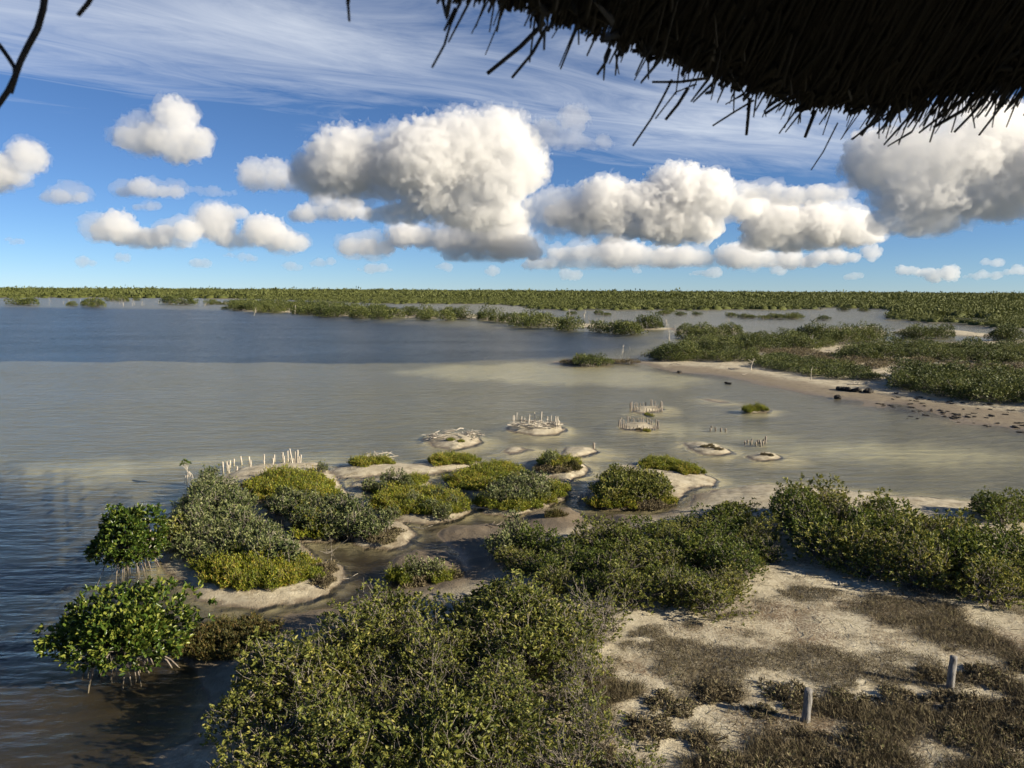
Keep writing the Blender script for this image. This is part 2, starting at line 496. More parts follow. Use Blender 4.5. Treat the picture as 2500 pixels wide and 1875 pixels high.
def terrain(x, y):
    """height and cover masks for plan points"""
    x = np.asarray(x, float); y = np.asarray(y, float)
    r = np.hypot(x, y)
    k = np.clip(r / 25.0, 0.5, 6)
    wob = fbm(x / (0.9 * k), y / (0.9 * k), 4, 3) * 0.85 * k + fbm(x / 0.35, y / 0.35, 3, 9) * 0.42

    def soft(P, w, wb=1.0, m=None):
        out = np.zeros(x.shape)
        s = in_box(P, x, y, 4 * w)
        if s.any():
            d = sdist(P, x[s], y[s]) + wob[s] * wb
            out[s] = sstep(-w, w, d)
        return out
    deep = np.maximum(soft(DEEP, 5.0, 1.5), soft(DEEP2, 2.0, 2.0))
    mud = np.maximum(soft(MUDDY, 0.8, 1.2), 0.8 * soft(SHOREMUD, 1.2, 0.5))
    pale = np.zeros(x.shape)
    for P in PALE:
        pale = np.maximum(pale, soft(P, 2.0, 2.0))
    forest = np.zeros(x.shape)
    s = y > 80
    forest[s] = sstep(-2, 2, sdist(FOREST, x[s], y[s]) + wob[s] * 1.5)
    depth = 0.22 + 0.75 * deep + 0.10 * mud + fbm(x / 4, y / 4, 3, 31) * 0.12 - 0.10 * pale
    z = -depth
    dry = np.zeros(x.shape)
    for P, h, sl in LAND_G:
        m = in_box(P, x, y, 6 + 2 * sl)
        if not m.any():
            continue
        d = sdist(P, x[m], y[m]) + wob[m] * (0.7 if h > 0.1 else 0.3)
        inside = h * (1 - np.exp(-np.clip(d, 0, None) / sl))
        apron = 0.6 + 0.7 * sl
        outside = -depth[m] * (1 - np.exp(np.clip(d, None, 0) / apron))
        z[m] = np.maximum(z[m], np.where(d > 0, inside, outside))
        dry[m] = np.maximum(dry[m], sstep(-1.4, -0.1, d))
    z = np.maximum(z, np.where(forest > 0.5, 0.25 * (forest - 0.5) * 2, -9))
    bump = fbm(x / 0.7, y / 0.7, 4, 51) * 0.07 + fbm(x / 2.5, y / 2.5, 2, 57) * 0.07
    z = z + np.where(z > 0.03, bump * np.clip(z / 0.15, 0, 1), bump * 0.3)
    return z, deep, mud, pale, forest, dry


def ground_z(x, y):
    return terrain(np.atleast_1d(x), np.atleast_1d(y))[0]


# one polar sheet from under the tower out to the horizon, finest where the shore is close
ang = np.radians(np.concatenate([np.linspace(-180, -46, 22), np.linspace(-42, 42, 470), np.linspace(46, 180, 22)]))[:-1]
rad = np.concatenate([[0.5, 3, 6], np.geomspace(9, 70, 330), np.geomspace(70.5, 520, 150)[1:], np.geomspace(530, 32000, 36)])
A_, R_ = np.meshgrid(ang, rad)
TX = (R_ * np.sin(A_)).ravel(); TY = (R_ * np.cos(A_)).ravel()
TZ, t_deep, t_mud, t_pale, t_forest, t_dry = terrain(TX, TY)
na, nr = len(ang), len(rad)
idx = np.arange(nr * na).reshape(nr, na)
q = np.stack([idx[:-1], np.roll(idx, -1, 1)[:-1], np.roll(idx, -1, 1)[1:], idx[1:]], -1).reshape(-1, 4)

m_ground, nt, p, out = new_mat('shore_ground')
geo = nt.nodes.new('ShaderNodeNewGeometry')
pos = geo.outputs['Position']
sep = nt.nodes.new('ShaderNodeSeparateXYZ'); nt.links.new(pos, sep.inputs[0])


def attr(n):
    a = nt.nodes.new('ShaderNodeAttribute'); a.attribute_name = n
    return a.outputs['Fac']


n_big = tex_noise(nt, 0.7, 5, 0.6, pos)
n_mid = tex_noise(nt, 3.5, 6, 0.65, pos)
n_fine = tex_noise(nt, 22, 5, 0.7, pos)
sand = ramp(nt, n_mid, [(0.25, (0.31, 0.265, 0.185)), (0.5, (0.46, 0.405, 0.29)), (0.75, (0.60, 0.545, 0.41))])
crust = nrange(nt, tex_noise(nt, 1.7, 9, 0.72, pos), 0.50, 0.62)
sand = nmix(nt, nmath(nt, 'MULTIPLY', crust, 0.7), sand, nmix(nt, n_fine, (0.13, 0.105, 0.065), (0.30, 0.25, 0.165)))
litter = ramp(nt, n_fine, [(0.3, (0.07, 0.045, 0.025)), (0.7, (0.22, 0.155, 0.09))])
lit_f = nmath(nt, 'MULTIPLY', nrange(nt, nmath(nt, 'MULTIPLY_ADD', n_fine, 0.55, nmath(nt, 'MULTIPLY', n_big, 0.6)), 0.56, 0.70), attr('litter'))
land = nmix(nt, lit_f, sand, litter)
wet = nrange(nt, nmath(nt, 'MULTIPLY_ADD', nmath(nt, 'SUBTRACT', n_mid, 0.5), 0.06, sep.outputs['Z']), 0.005, 0.06, 1.0, 0.0)
wetcol = nmix(nt, n_big, (0.085, 0.062, 0.038), (0.18, 0.135, 0.085))
soak = nmath(nt, 'MULTIPLY', attr('mud'), nrange(nt, nmath(nt, 'MULTIPLY_ADD', nmath(nt, 'SUBTRACT', n_big, 0.5), 0.25, sep.outputs['Z']), 0.30, 0.6, 1.0, 0.0))
land = nmix(nt, nmath(nt, 'MAXIMUM', nmath(nt, 'MULTIPLY', wet, 0.85), nmath(nt, 'MULTIPLY', soak, 0.9)), land, wetcol)
land = nmix(nt, attr('forest'), land, (0.035, 0.04, 0.018))
bed = nmix(nt, n_mid, (0.17, 0.152, 0.105), (0.26, 0.235, 0.165))
bed = nmix(nt, attr('pale'), bed, (0.50, 0.45, 0.31))
bed = nmix(nt, attr('dry'), bed, (0.46, 0.40, 0.27))
bed = nmix(nt, attr('mud'), bed, nmix(nt, n_mid, (0.026, 0.019, 0.011), (0.065, 0.047, 0.026)))
bed = nmix(nt, attr('deep'), bed, nmix(nt, n_big, (0.008, 0.018, 0.038), (0.018, 0.030, 0.050)))  # dark bed of the deep zones, with the water's depth blue put into its colour
under = nrange(nt, sep.outputs['Z'], -0.04, 0.015, 1.0, 0.0)
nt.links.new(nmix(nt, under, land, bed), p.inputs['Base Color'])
nt.links.new(nmath(nt, 'MULTIPLY_ADD', wet, -0.45, 0.9), p.inputs['Roughness'])
mpr = nt.nodes.new('ShaderNodeMapping'); mpr.inputs['Rotation'].default_value = (0, 0, math.radians(-28)); mpr.inputs['Scale'].default_value = (0.5, 1.7, 1)
nt.links.new(pos, mpr.inputs[0])
rip = tex_noise(nt, 1.0, 2, 0.45, mpr.outputs[0])
bp = nt.nodes.new('ShaderNodeBump'); bp.inputs['Strength'].default_value = 0.7; bp.inputs['Distance'].default_value = 0.04
nt.links.new(nmath(nt, 'ADD', nmath(nt, 'MULTIPLY', nmath(nt, 'MULTIPLY', rip, under), 9.0), nmath(nt, 'ADD', n_fine, n_mid)), bp.inputs['Height']); nt.links.new(bp.outputs[0], p.inputs['Normal'])

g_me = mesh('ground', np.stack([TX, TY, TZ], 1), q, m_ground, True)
LITTER = Gp([(1230, 1560), (1500, 1500), (1760, 1420), (1880, 1370), (2030, 1390), (2240, 1440), (2500, 1430), (3200, 1400), (4200, 2900), (1000, 2900), (1100, 1800)])
l_far = Gp([(1860, 848), (2060, 850), (2300, 842), (2600, 860), (2700, 900), (2400, 930), (2200, 905), (2100, 920), (1980, 890)])
t_lit = np.maximum(sstep(-1, 1, sdist(LITTER, TX, TY)), np.maximum(sstep(-1.5, 1.5, sdist(l_far, TX, TY)), 0.35))
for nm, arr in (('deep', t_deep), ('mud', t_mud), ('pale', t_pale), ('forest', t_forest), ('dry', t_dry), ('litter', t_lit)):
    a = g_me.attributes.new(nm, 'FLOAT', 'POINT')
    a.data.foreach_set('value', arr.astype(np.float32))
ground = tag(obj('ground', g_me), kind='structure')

# ------------------------------------------------------------------ water
m_water, nt, p, out = new_mat('lagoon_water')
nt.nodes.remove(p)
geo = nt.nodes.new('ShaderNodeNewGeometry')
mp1 = nt.nodes.new('ShaderNodeMapping'); mp1.inputs['Rotation'].default_value = (0, 0, math.radians(-16)); mp1.inputs['Scale'].default_value = (1.1, 3.2, 1)
nt.links.new(geo.outputs['Position'], mp1.inputs[0])
w1 = tex_noise(nt, 1.0, 3, 0.55, mp1.outputs[0])
mp2 = nt.nodes.new('ShaderNodeMapping'); mp2.inputs['Rotation'].default_value = (0, 0, math.radians(9)); mp2.inputs['Scale'].default_value = (0.32, 1.15, 1)
nt.links.new(geo.outputs['Position'], mp2.inputs[0])
w2 = tex_noise(nt, 1.0, 3, 0.6, mp2.outputs[0])
mp3 = nt.nodes.new('ShaderNodeMapping'); mp3.inputs['Scale'].default_value = (0.03, 0.09, 1)
nt.links.new(geo.outputs['Position'], mp3.inputs[0])
gust = nrange(nt, tex_noise(nt, 1.0, 3, 0.6, mp3.outputs[0]), 0.3, 0.7, 0.55, 1.0)
bp = nt.nodes.new('ShaderNodeBump'); bp.inputs['Distance'].default_value = 0.42
nt.links.new(gust, bp.inputs['Strength'])
nt.links.new(nmath(nt, 'ADD', nmath(nt, 'MULTIPLY', w1, 0.38), nmath(nt, 'MULTIPLY', w2, 0.62)), bp.inputs['Height'])
fr = nt.nodes.new('ShaderNodeFresnel'); fr.inputs['IOR'].default_value = 1.333
nt.links.new(bp.outputs[0], fr.inputs['Normal'])
gl = nt.nodes.new('ShaderNodeBsdfGlossy'); gl.inputs['Roughness'].default_value = 0.20
nt.links.new(bp.outputs[0], gl.inputs['Normal'])
tr = nt.nodes.new('ShaderNodeBsdfTransparent'); tr.inputs['Color'].default_value = (0.86, 0.87, 0.80, 1)
mx = nt.nodes.new('ShaderNodeMixShader')
nt.links.new(nmath(nt, 'MULTIPLY', nmath(nt, 'MULTIPLY', fr.outputs[0], 0.66), nmath(nt, 'SUBTRACT', 1.0, geo.outputs['Backfacing'])), mx.inputs[0]); nt.links.new(tr.outputs[0], mx.inputs[1]); nt.links.new(gl.outputs[0], mx.inputs[2])
nt.links.new(mx.outputs[0], out.inputs['Surface'])
wa = np.linspace(0, 2 * math.pi, 97)[:-1]
wr = np.array([0.0001, 20, 80, 300, 1200, 6000, 31000])
WA, WR = np.meshgrid(wa, wr)
wi = np.arange(len(wr) * len(wa)).reshape(len(wr), len(wa))
wq = np.stack([wi[:-1], np.roll(wi, -1, 1)[:-1], np.roll(wi, -1, 1)[1:], wi[1:]], -1).reshape(-1, 4)
water = tag(obj('water', mesh('water', np.stack([(WR * np.sin(WA)).ravel(), (WR * np.cos(WA)).ravel(), np.zeros(WR.size)], 1), wq, m_water)), kind='structure')
# ------------------------------------------------------------------ plant kinds (each a few meshes shared by its copies)
def dome_tips(r, n, rx, h, lumps=9, z0=0.12, lean=0.0, surf=0.36):
    """twig tips spread through a lumpy dome, most near its surface"""
    ph = r.uniform(0, 2 * math.pi, n)
    ct = r.uniform(0.0, 1.0, n) ** 0.8
    st = np.sqrt(1 - ct ** 2)
    d = np.stack([np.cos(ph) * st, np.sin(ph) * st, ct], 1)
    L = unit(r.normal(size=(lumps, 3)) * np.array([1, 1, 0.8])); L[:, 2] = np.abs(L[:, 2])
    amp = r.uniform(0.10, 0.42, lumps)
    k = np.ones(n) * 0.72
    for i in range(lumps):
        k += amp[i] * np.exp(-((d - L[i]) ** 2).sum(1) / 0.16)
    rr = r.uniform(0, 1, n) ** surf * k
    P = d * rr[:, None] * np.array([rx, rx, h])
    P[:, 2] += z0 + 0.04 * r.normal(size=n)
    P[:, 2] = np.maximum(P[:, 2], z0 * r.uniform(0.5, 1.5, n))
    P[:, 0] += lean * P[:, 2]
    return P, d


def stems_to(g, r, tips, spread, rad0, rad1, K=5, sides=3, jit=0.06, zb=-0.15):
    n = len(tips)
    b = np.stack([r.normal(0, spread, n), r.normal(0, spread, n), np.full(n, zb)], 1)
    t = np.linspace(0, 1, K)
    P = np.empty((n, K, 3))
    for i, tt in enumerate(t):
        P[:, i, :2] = b[:, :2] + (tips[:, :2] - b[:, :2]) * tt ** 1.25
        P[:, i, 2] = b[:, 2] + (tips[:, 2] - b[:, 2]) * tt ** 0.85
    P[:, 1:-1] += r.normal(0, jit, (n, K - 2, 3))
    R = (rad0 + (rad1 - rad0) * t)[None, :] * r.uniform(0.6, 1.3, (n, 1))
    add_tubes(g, P, R, sides)


def shrub_kind(seed, mat, rx, h, ntips, per, ll, lw, stem_share=0.25, up=0.7, spread=0.22, bare=0.12, stem_mat=None, surf=0.36):
    r = np.random.default_rng(seed)
    tips, d = dome_tips(r, ntips, rx, h, surf=surf)
    out = unit(d + np.array([0, 0, up]) + r.normal(0, 0.35, (ntips, 3)))
    o = np.repeat(tips, per, 0) + np.repeat(out, per, 0) * r.uniform(-0.09, 0.02, (ntips * per, 1)) * (ll / 0.09)
    ax = np.repeat(out, per, 0) + r.normal(0, 0.75, (ntips * per, 3))
    V, F = leaves(o, ax, r.uniform(0.5, 1.25, len(o)) * ll, r.uniform(0.8, 1.15, len(o)) * lw, r)
    crown = mesh('crown', V, F, mat)
    g = Geo()
    ns = int(ntips * stem_share)
    stems_to(g, r, tips[:ns], spread, 0.013, 0.004)
    nb = int(ntips * bare)                       # bare grey twigs that poke out between the leaves
    if nb:
        bt = tips[-nb:] + out[-nb:] * r.uniform(0.05, 0.22, (nb, 1))
        s0 = tips[-nb:] - out[-nb:] * 0.3 + r.normal(0, 0.05, (nb, 3))
        P = np.stack([s0, (s0 + bt) / 2 + r.normal(0, 0.03, (nb, 3)), bt], 1)
        add_tubes(g, P, np.tile([0.006, 0.005, 0.0025], (nb, 1)), 3)
    return [('crown', crown), ('stems', g.mesh('stems', stem_mat or M_STEM))]


def salt_kind(seed, mat, rx, h, n, dry=0.15):
    """low mound of upright fleshy stems"""
    r = np.random.default_rng(seed)
    ph = r.uniform(0, 2 * math.pi, n); rr = np.sqrt(r.uniform(0, 1, n))
    edge = 0.8 + 0.35 * np.sin(ph * 3 + seed) * 0.5 + 0.2 * np.sin(ph * 5 + seed * 2)
    bx = np.cos(ph) * rr * rx * edge; by = np.sin(ph) * rr * rx * edge
    hh = h * (1.05 - 0.6 * rr ** 2) * r.uniform(0.55, 1.1, n) * (0.8 + 0.5 * np.sin(bx * 7 / rx) * np.cos(by * 6 / rx))
    hh = hh * (0.55 + 0.9 * vnoise(bx * 4.5 / rx * 0.62 + 50, by * 4.5 / rx * 0.62 + 50, seed))
    hh = np.maximum(hh, 0.07)
    lean = np.stack([np.cos(ph) * rr * 0.35, np.sin(ph) * rr * 0.35, np.ones(n)], 1) + r.normal(0, 0.22, (n, 3))
    lean = unit(lean)
    per = 9
    t = r.uniform(0.35, 1.0, (n, per))
    base = np.stack([bx, by, np.full(n, -0.04)], 1)
    o = base[:, None, :] + lean[:, None, :] * (hh[:, None] * t)[:, :, None]
    ax = lean[:, None, :] * 1.1 + r.normal(0, 0.6, (n, per, 3))
    o = o.reshape(-1, 3); ax = ax.reshape(-1, 3)
    V, F = blades(o, ax, r.uniform(0.055, 0.11, len(o)), r.uniform(0.015, 0.028, len(o)), r)
    crown = mesh('foliage', V, F, mat)
    g = Geo()
    nd = int(n * (0.35 + dry))
    P = np.stack([base[:nd], base[:nd] + lean[:nd] * hh[:nd, None] * 0.5 + r.normal(0, 0.02, (nd, 3)), base[:nd] + lean[:nd] * hh[:nd, None]], 1)
    add_tubes(g, P, np.tile([0.006, 0.005, 0.003], (nd, 1)), 3)
    return [('foliage', crown), ('stems', g.mesh('stems', M_DRY))]


def far_kind(seed, rx, h, n, ll, mat=M_FAR, per=5, up=0.5):
    r = np.random.default_rng(seed)
    tips, d = dome_tips(r, n, rx, h, lumps=14, z0=0.2, surf=0.25)
    out = unit(d + np.array([0, 0, up]) + r.normal(0, 0.4, (n, 3)))
    o = np.repeat(tips, per, 0) + r.normal(0, ll * 0.5, (n * per, 3))
    ax = np.repeat(out, per, 0) + r.normal(0, 0.7, (n * per, 3))
    V, F = blades(o, ax, r.uniform(0.7, 1.3, len(o)) * ll, r.uniform(0.35, 0.6, len(o)) * ll, r)
    g = Geo()
    stems_to(g, r, tips[:26], 0.35, 0.035, 0.012, K=4, jit=0.15)
    return [('crown', mesh('crown', V, F, mat)), ('stems', g.mesh('stems', M_STEM))]


KIND = {
    'green': [shrub_kind(100 + i, M_GREEN, 1.0, 1.35, 400, 7, 0.092, 0.042, bare=0.28) for i in range(6)],
    'sparse': [shrub_kind(130 + i, M_GREEN, 0.85, 1.05, 170, 6, 0.080, 0.034, stem_share=0.6, bare=0.6, stem_mat=M_STEM, surf=0.5) for i in range(3)],
    'deep': [shrub_kind(160 + i, M_DEEP, 1.0, 1.35, 400, 7, 0.092, 0.042, bare=0.12) for i in range(4)],
    'black': [shrub_kind(200 + i, M_BLACK, 0.46, 0.56, 120, 7, 0.088, 0.030, up=1.1, bare=0.14, spread=0.12) for i in range(6)],
    'bushy': [shrub_kind(230 + i, M_GREEN, 0.55, 0.62, 140, 7, 0.095, 0.042, bare=0.12, spread=0.14) for i in range(4)],
    'salt': [salt_kind(300 + i, M_SALT, 0.62, 0.46, 620) for i in range(5)],
    'darksalt': [salt_kind(330 + i, M_DARKSALT, 0.62, 0.40, 560, dry=0.3) for i in range(3)],
    'dry': [salt_kind(360 + i, M_DRY, 0.55, 0.30, 260, dry=0.6) for i in range(3)],
    'far': [far_kind(400 + i, 1.9, 1.9, 430, 0.19) for i in range(5)],
    'low': [far_kind(450 + i, 1.5, 0.8, 320, 0.15) for i in range(3)],
    'lowyellow': [far_kind(470 + i, 1.5, 0.7, 320, 0.14, M_SALT) for i in range(2)],
    'lowbrown': [far_kind(490 + i, 1.5, 0.4, 260, 0.12, M_DRY, up=1.2) for i in range(2)],
    'remote': [far_kind(500 + i, 3.0, 2.7, 330, 0.36) for i in range(5)],
}


def scatter(poly_px, zc, spacing, n_try=4000, seed=1, inset=0.0):
    P = Gp(poly_px, zc)
    r = np.random.default_rng(seed)
    lo, hi = P.min(0), P.max(0)
    c = r.uniform(lo, hi, (n_try, 2))
    c = c[sdist(P, c[:, 0], c[:, 1]) > inset]
    keep = []
    for q_ in c:
        if all((q_[0] - k[0]) ** 2 + (q_[1] - k[1]) ** 2 > spacing ** 2 for k in keep):
            keep.append(q_)
    return keep


ORD = 'first second third fourth fifth sixth seventh eighth ninth tenth eleventh twelfth thirteenth fourteenth fifteenth sixteenth seventeenth eighteenth nineteenth twentieth'.split()


def place_words(spots):
    """where each member stands among its patch: ordinal from the left within rows by distance"""
    n = len(spots)
    if n == 1:
        return ['']
    d = [math.hypot(*s) for s in spots]
    order = sorted(range(n), key=lambda i: d[i])
    rows = max(1, math.ceil(n / 16))
    out_ = [''] * n
    size = math.ceil(n / rows)
    for k in range(rows):
        mem = sorted(order[k * size:(k + 1) * size], key=lambda i: spots[i][0] / spots[i][1])
        rn = '' if rows == 1 else ', ' + ('front' if k == 0 else 'rear' if k == rows - 1 else ORD[k]) + ' row'
        for q_, i in enumerate(mem):
            w_ = 'leftmost' if q_ == 0 else 'rightmost' if q_ == len(mem) - 1 else ORD[q_] + ' from left'
            out_[i] = ', ' + w_ + rn
    return out_


def plant(name, kind, spots, smin, smax, label, cat, group=None, seed=1, zs=1.0):
    r = random.Random(seed)
    if not len(spots):
        return
    xy = np.array(spots)
    zz = ground_z(xy[:, 0], xy[:, 1])
    for (x, y), z in zip(spots, zz):
        k = r.choice(kind.split('+'))
        parts = r.choice(KIND[k])
        s = r.uniform(smin, smax)
        thing(name, parts, (x, y, max(z, -0.12)), r.uniform(0, 6.28), (s, s, s * zs * r.uniform(0.85, 1.15)), label, cat, group)


def patch(name, kind, poly, zc, spacing, smin, smax, label, cat, group, seed, zs=1.0, inset=0.0, n_try=4000):
    s = scatter(poly, zc, spacing, n_try, seed, inset if seed > 60 else 0.22)
    plant(name, kind, s, smin, smax, label, cat, group if len(s) > 1 else None, seed, zs)


# --- thicket right below the tower
patch('mangrove_shrub', 'green+green+sparse', [(525, 1750), (560, 1690), (630, 1615), (700, 1575), (800, 1540), (875, 1510), (989, 1500), (1060, 1515), (1168, 1480), (1240, 1455), (1300, 1465), (1400, 1490), (1500, 1500), (1520, 1550), (1440, 1590), (1340, 1600), (1330, 1760), (1300, 2060), (500, 2060), (535, 1880), (565, 1800)], 0.55, 0.7, 0.8, 1.05, 'broad-leaved shrub in the dense bottom centre thicket', 'shrub', 'shrubs of the front thicket', 11, 0.68)
patch('twiggy_shrub', 'sparse', [(1000, 1640), (1300, 1560), (1440, 1590), (1450, 1660), (1520, 1760), (1620, 1980), (1000, 1980)], 0.4, 0.85, 0.7, 0.95, 'twiggy grey-stemmed shrub on the front thicket edge', 'shrub', 'twiggy shrubs of the front thicket', 12, 0.75)
# --- thicket behind it, left of the bare sand
patch('mangrove_shrub', 'green+deep', [(1220, 1340), (1300, 1325), (1400, 1320), (1480, 1320), (1566, 1315), (1650, 1280), (1720, 1260), (1800, 1265), (1860, 1290), (1890, 1340), (1850, 1420), (1770, 1490), (1650, 1500), (1540, 1490), (1440, 1470), (1350, 1450), (1280, 1410)], 0.5, 0.72, 0.55, 0.95, 'dark mangrove shrub in the thicket left of bare sand', 'shrub', 'shrubs of the middle thicket', 13, 0.66)
patch('twiggy_shrub', 'sparse', [(1560, 1450), (1700, 1450), (1790, 1430), (1870, 1360), (1920, 1370), (1850, 1420), (1770, 1490), (1640, 1500)], 0.3, 1.0, 0.55, 0.75, 'sparse twiggy shrub where the middle thicket meets the sand', 'shrub', 'twiggy shrubs by the sand', 14, 0.7)
# --- hedge on the right of the sand
patch('mangrove_shrub', 'deep+green', [(1900, 1275), (1930, 1240), (2021, 1238), (2087, 1258), (2196, 1285), (2332, 1310), (2520, 1340), (2900, 1365), (3250, 1400), (3250, 1530), (2900, 1490), (2520, 1440), (2430, 1470), (2350, 1455), (2231, 1430), (2122, 1395), (2020, 1390), (1950, 1330)], 0.6, 0.85, 0.85, 1.1, 'tall glossy shrub in the hedge right of bare sand', 'shrub', 'shrubs of the right hedge', 15, 0.8)
patch('mangrove_shrub', 'deep', [(2345, 1245), (2402, 1228), (2520, 1240), (2600, 1260), (2520, 1275), (2400, 1262)], 0.5, 0.8, 0.7, 0.9, 'dark shrub at the water behind the right hedge', 'shrub', 'shrubs behind the right hedge', 16, 0.8)
# --- single bushes between the channels
plant('mangrove_shrub', 'black', [G(1225, 1335, 0.5), G(1262, 1310, 0.5)], 0.90, 1.16, 'grey-green shrub on the spit before the middle thicket', 'shrub', 'grey-green shrubs on the spit', 17)
plant('mangrove_shrub', 'black', [G(1010, 1375, 0.4), G(1060, 1372, 0.4)], 0.75, 0.96, 'grey-green shrub on the smallest mud islet in the brown channel', 'shrub', 'shrubs of the mud islet', 18)
plant('saltwort_clump', 'salt+dry', [G(1075, 1402, 0.15), G(1110, 1395, 0.15), G(1020, 1408, 0.15), G(985, 1398, 0.15)], 0.6, 0.8, 'yellowing saltwort at the foot of the mud islet shrubs', 'saltwort', 'saltwort of the mud islet', 19)
# --- left island
patch('mangrove_shrub', 'black', [(470, 1180), (510, 1155), (560, 1175), (590, 1200), (605, 1250), (640, 1285), (690, 1310), (740, 1350), (730, 1375), (640, 1370), (560, 1370), (480, 1370), (420, 1350), (410, 1290), (440, 1230)], 0.3, 0.5, 0.90, 1.32, 'grey-green shrub in the mass on the left island', 'shrub', 'grey-green shrubs of the left island', 21, 0.85)
plant('mangrove_shrub', 'bushy', [G(440, 1260, 0.7), G(425, 1290, 0.6)], 0.95, 1.15, 'bright green shrub beside the rear red mangrove', 'shrub', 'bright shrubs of the left island', 22)
patch('saltwort_clump', 'salt', [(480, 1375), (560, 1360), (660, 1360), (740, 1362), (775, 1380), (770, 1412), (690, 1428), (640, 1436), (610, 1440), (530, 1422)], 0.18, 0.36, 0.7, 1.0, 'yellow saltwort on the left island front beach', 'saltwort', 'saltwort of the left island', 23, 0.95)
patch('saltwort_clump', 'salt', [(560, 1220), (600, 1260), (630, 1290), (600, 1290), (560, 1260)], 0.6, 0.6, 0.8, 1.0, 'bright saltwort tuft among the grey-green shrubs of the left island', 'saltwort', 'saltwort inside the left island', 24)
patch('dry_tangle', 'dry', [(765, 1375), (815, 1385), (830, 1410), (795, 1440), (760, 1430), (745, 1400)], 0.05, 0.6, 0.7, 1.0, 'dry brown stems on the left island right tip', 'dead plant', 'dry stems of the left island', 25)
patch('dry_tangle', 'dry', [(400, 1390), (470, 1420), (490, 1400), (420, 1375)], 0.05, 0.7, 0.6, 0.9, 'dry stems behind the roots at the left island edge', 'dead plant', 'dry stems by the roots', 26)
# --- second island with the row of stakes
patch('saltwort_clump', 'salt', [(610, 1188), (640, 1168), (700, 1160), (770, 1164), (815, 1195), (820, 1215), (760, 1225), (690, 1220), (640, 1205)], 0.18, 0.36, 0.8, 1.1, 'golden saltwort in the mat on the staked island', 'saltwort', 'saltwort of the staked island', 31, 0.9)
patch('mangrove_shrub', 'black', [(640, 1215), (700, 1215), (780, 1225), (850, 1240), (920, 1265), (960, 1290), (930, 1310), (860, 1300), (780, 1300), (730, 1295), (680, 1260)], 0.28, 0.42, 0.83, 1.24, 'grey-green shrub along the lower half of the staked island', 'shrub', 'grey-green shrubs of the staked island', 32, 0.85)
patch('saltwort_clump', 'salt', [(700, 1230), (780, 1235), (850, 1260), (830, 1300), (760, 1300), (720, 1270)], 0.25, 0.55, 0.8, 1.0, 'saltwort between the shrubs of the staked island', 'saltwort', 'saltwort among the staked island shrubs', 33, 0.9)
patch('saltwort_clump', 'salt+dry', [(890, 1300), (960, 1285), (1000, 1295), (990, 1318), (940, 1328), (900, 1322)], 0.12, 0.42, 0.6, 0.8, 'saltwort on the pale right tip of the staked island', 'saltwort', 'saltwort of the staked island tip', 34, 0.9)
plant('mangrove_shrub', 'black', [G(785, 1140, 0.3)], 0.68, 0.70, 'small grey-green shrub at the beach end beside the leaning stakes', 'shrub', None, 35)
# --- islands of the middle row
patch('saltwort_clump', 'salt', [(848, 1130), (880, 1124), (945, 1126), (950, 1134), (880, 1138)], 0.1, 0.38, 0.62, 0.92, 'bright saltwort on the left end of the sand strip', 'saltwort', 'saltwort of the sand strip', 41, 0.9)
patch('saltwort_clump', 'salt', [(1045, 1128), (1075, 1112), (1120, 1112), (1170, 1124), (1120, 1135), (1060, 1135)], 0.12, 0.38, 0.62, 0.92, 'bright green saltwort on the right end of the sand strip', 'saltwort', 'saltwort of the strip end', 42, 0.9)
plant('mangrove_shrub', 'black', [G(905, 1172, 0.4), G(950, 1160, 0.4), G(985, 1168, 0.4), G(935, 1180, 0.35), G(1000, 1180, 0.3)], 0.63, 0.85, 'grey-green shrub on the oval islet below the sand strip', 'shrub', 'shrubs of the oval islet', 43)
patch('saltwort_clump', 'salt', [(870, 1188), (950, 1186), (1030, 1165), (1040, 1185), (960, 1196), (880, 1196)], 0.1, 0.38, 0.62, 0.92, 'yellow saltwort round the oval islet', 'saltwort', 'saltwort of the oval islet', 44, 0.9)
patch('saltwort_clump', 'salt', [(905, 1225), (960, 1205), (1040, 1198), (1110, 1205), (1140, 1232), (1130, 1250), (1060, 1262), (980, 1258)], 0.12, 0.38, 0.62, 0.92, 'olive saltwort mat on the island below the oval islet', 'saltwort', 'saltwort of the lower island', 45, 0.9)
plant('mangrove_shrub', 'black', [G(1070, 1200, 0.45), G(1105, 1215, 0.45), G(1050, 1225, 0.45), G(1010, 1215, 0.4), G(960, 1240, 0.35), G(1085, 1240, 0.4)], 0.60, 0.85, 'grey-green shrub in the saltwort of the lower island', 'shrub', 'shrubs of the lower island', 46)
patch('saltwort_clump', 'salt', [(1100, 1175), (1150, 1145), (1200, 1130), (1270, 1142), (1280, 1165), (1200, 1190), (1140, 1195)], 0.15, 0.38, 0.62, 0.92, 'golden saltwort on the rear of the broad middle island', 'saltwort', 'saltwort of the broad island', 47, 0.9)
patch('mangrove_shrub', 'black', [(1180, 1205), (1230, 1180), (1310, 1175), (1350, 1190), (1330, 1215), (1250, 1230), (1190, 1228)], 0.28, 0.42, 0.83, 1.16, 'grey-green shrub at the heart of the broad middle island', 'shrub', 'shrubs of the broad island', 48, 0.85)
patch('saltwort_clump', 'salt', [(1175, 1215), (1240, 1235), (1320, 1215), (1350, 1180), (1382, 1195), (1360, 1222), (1290, 1245), (1220, 1252), (1172, 1240)], 0.1, 0.38, 0.62, 0.92, 'yellow saltwort fringing the broad island front', 'saltwort', 'saltwort fringe of the broad island', 49, 0.9)
plant('mangrove_shrub', 'black', [G(1345, 1118, 0.5)], 0.75, 0.78, 'upright thin shrub standing alone on the round sandy islet', 'shrub', None, 50, 1.3)
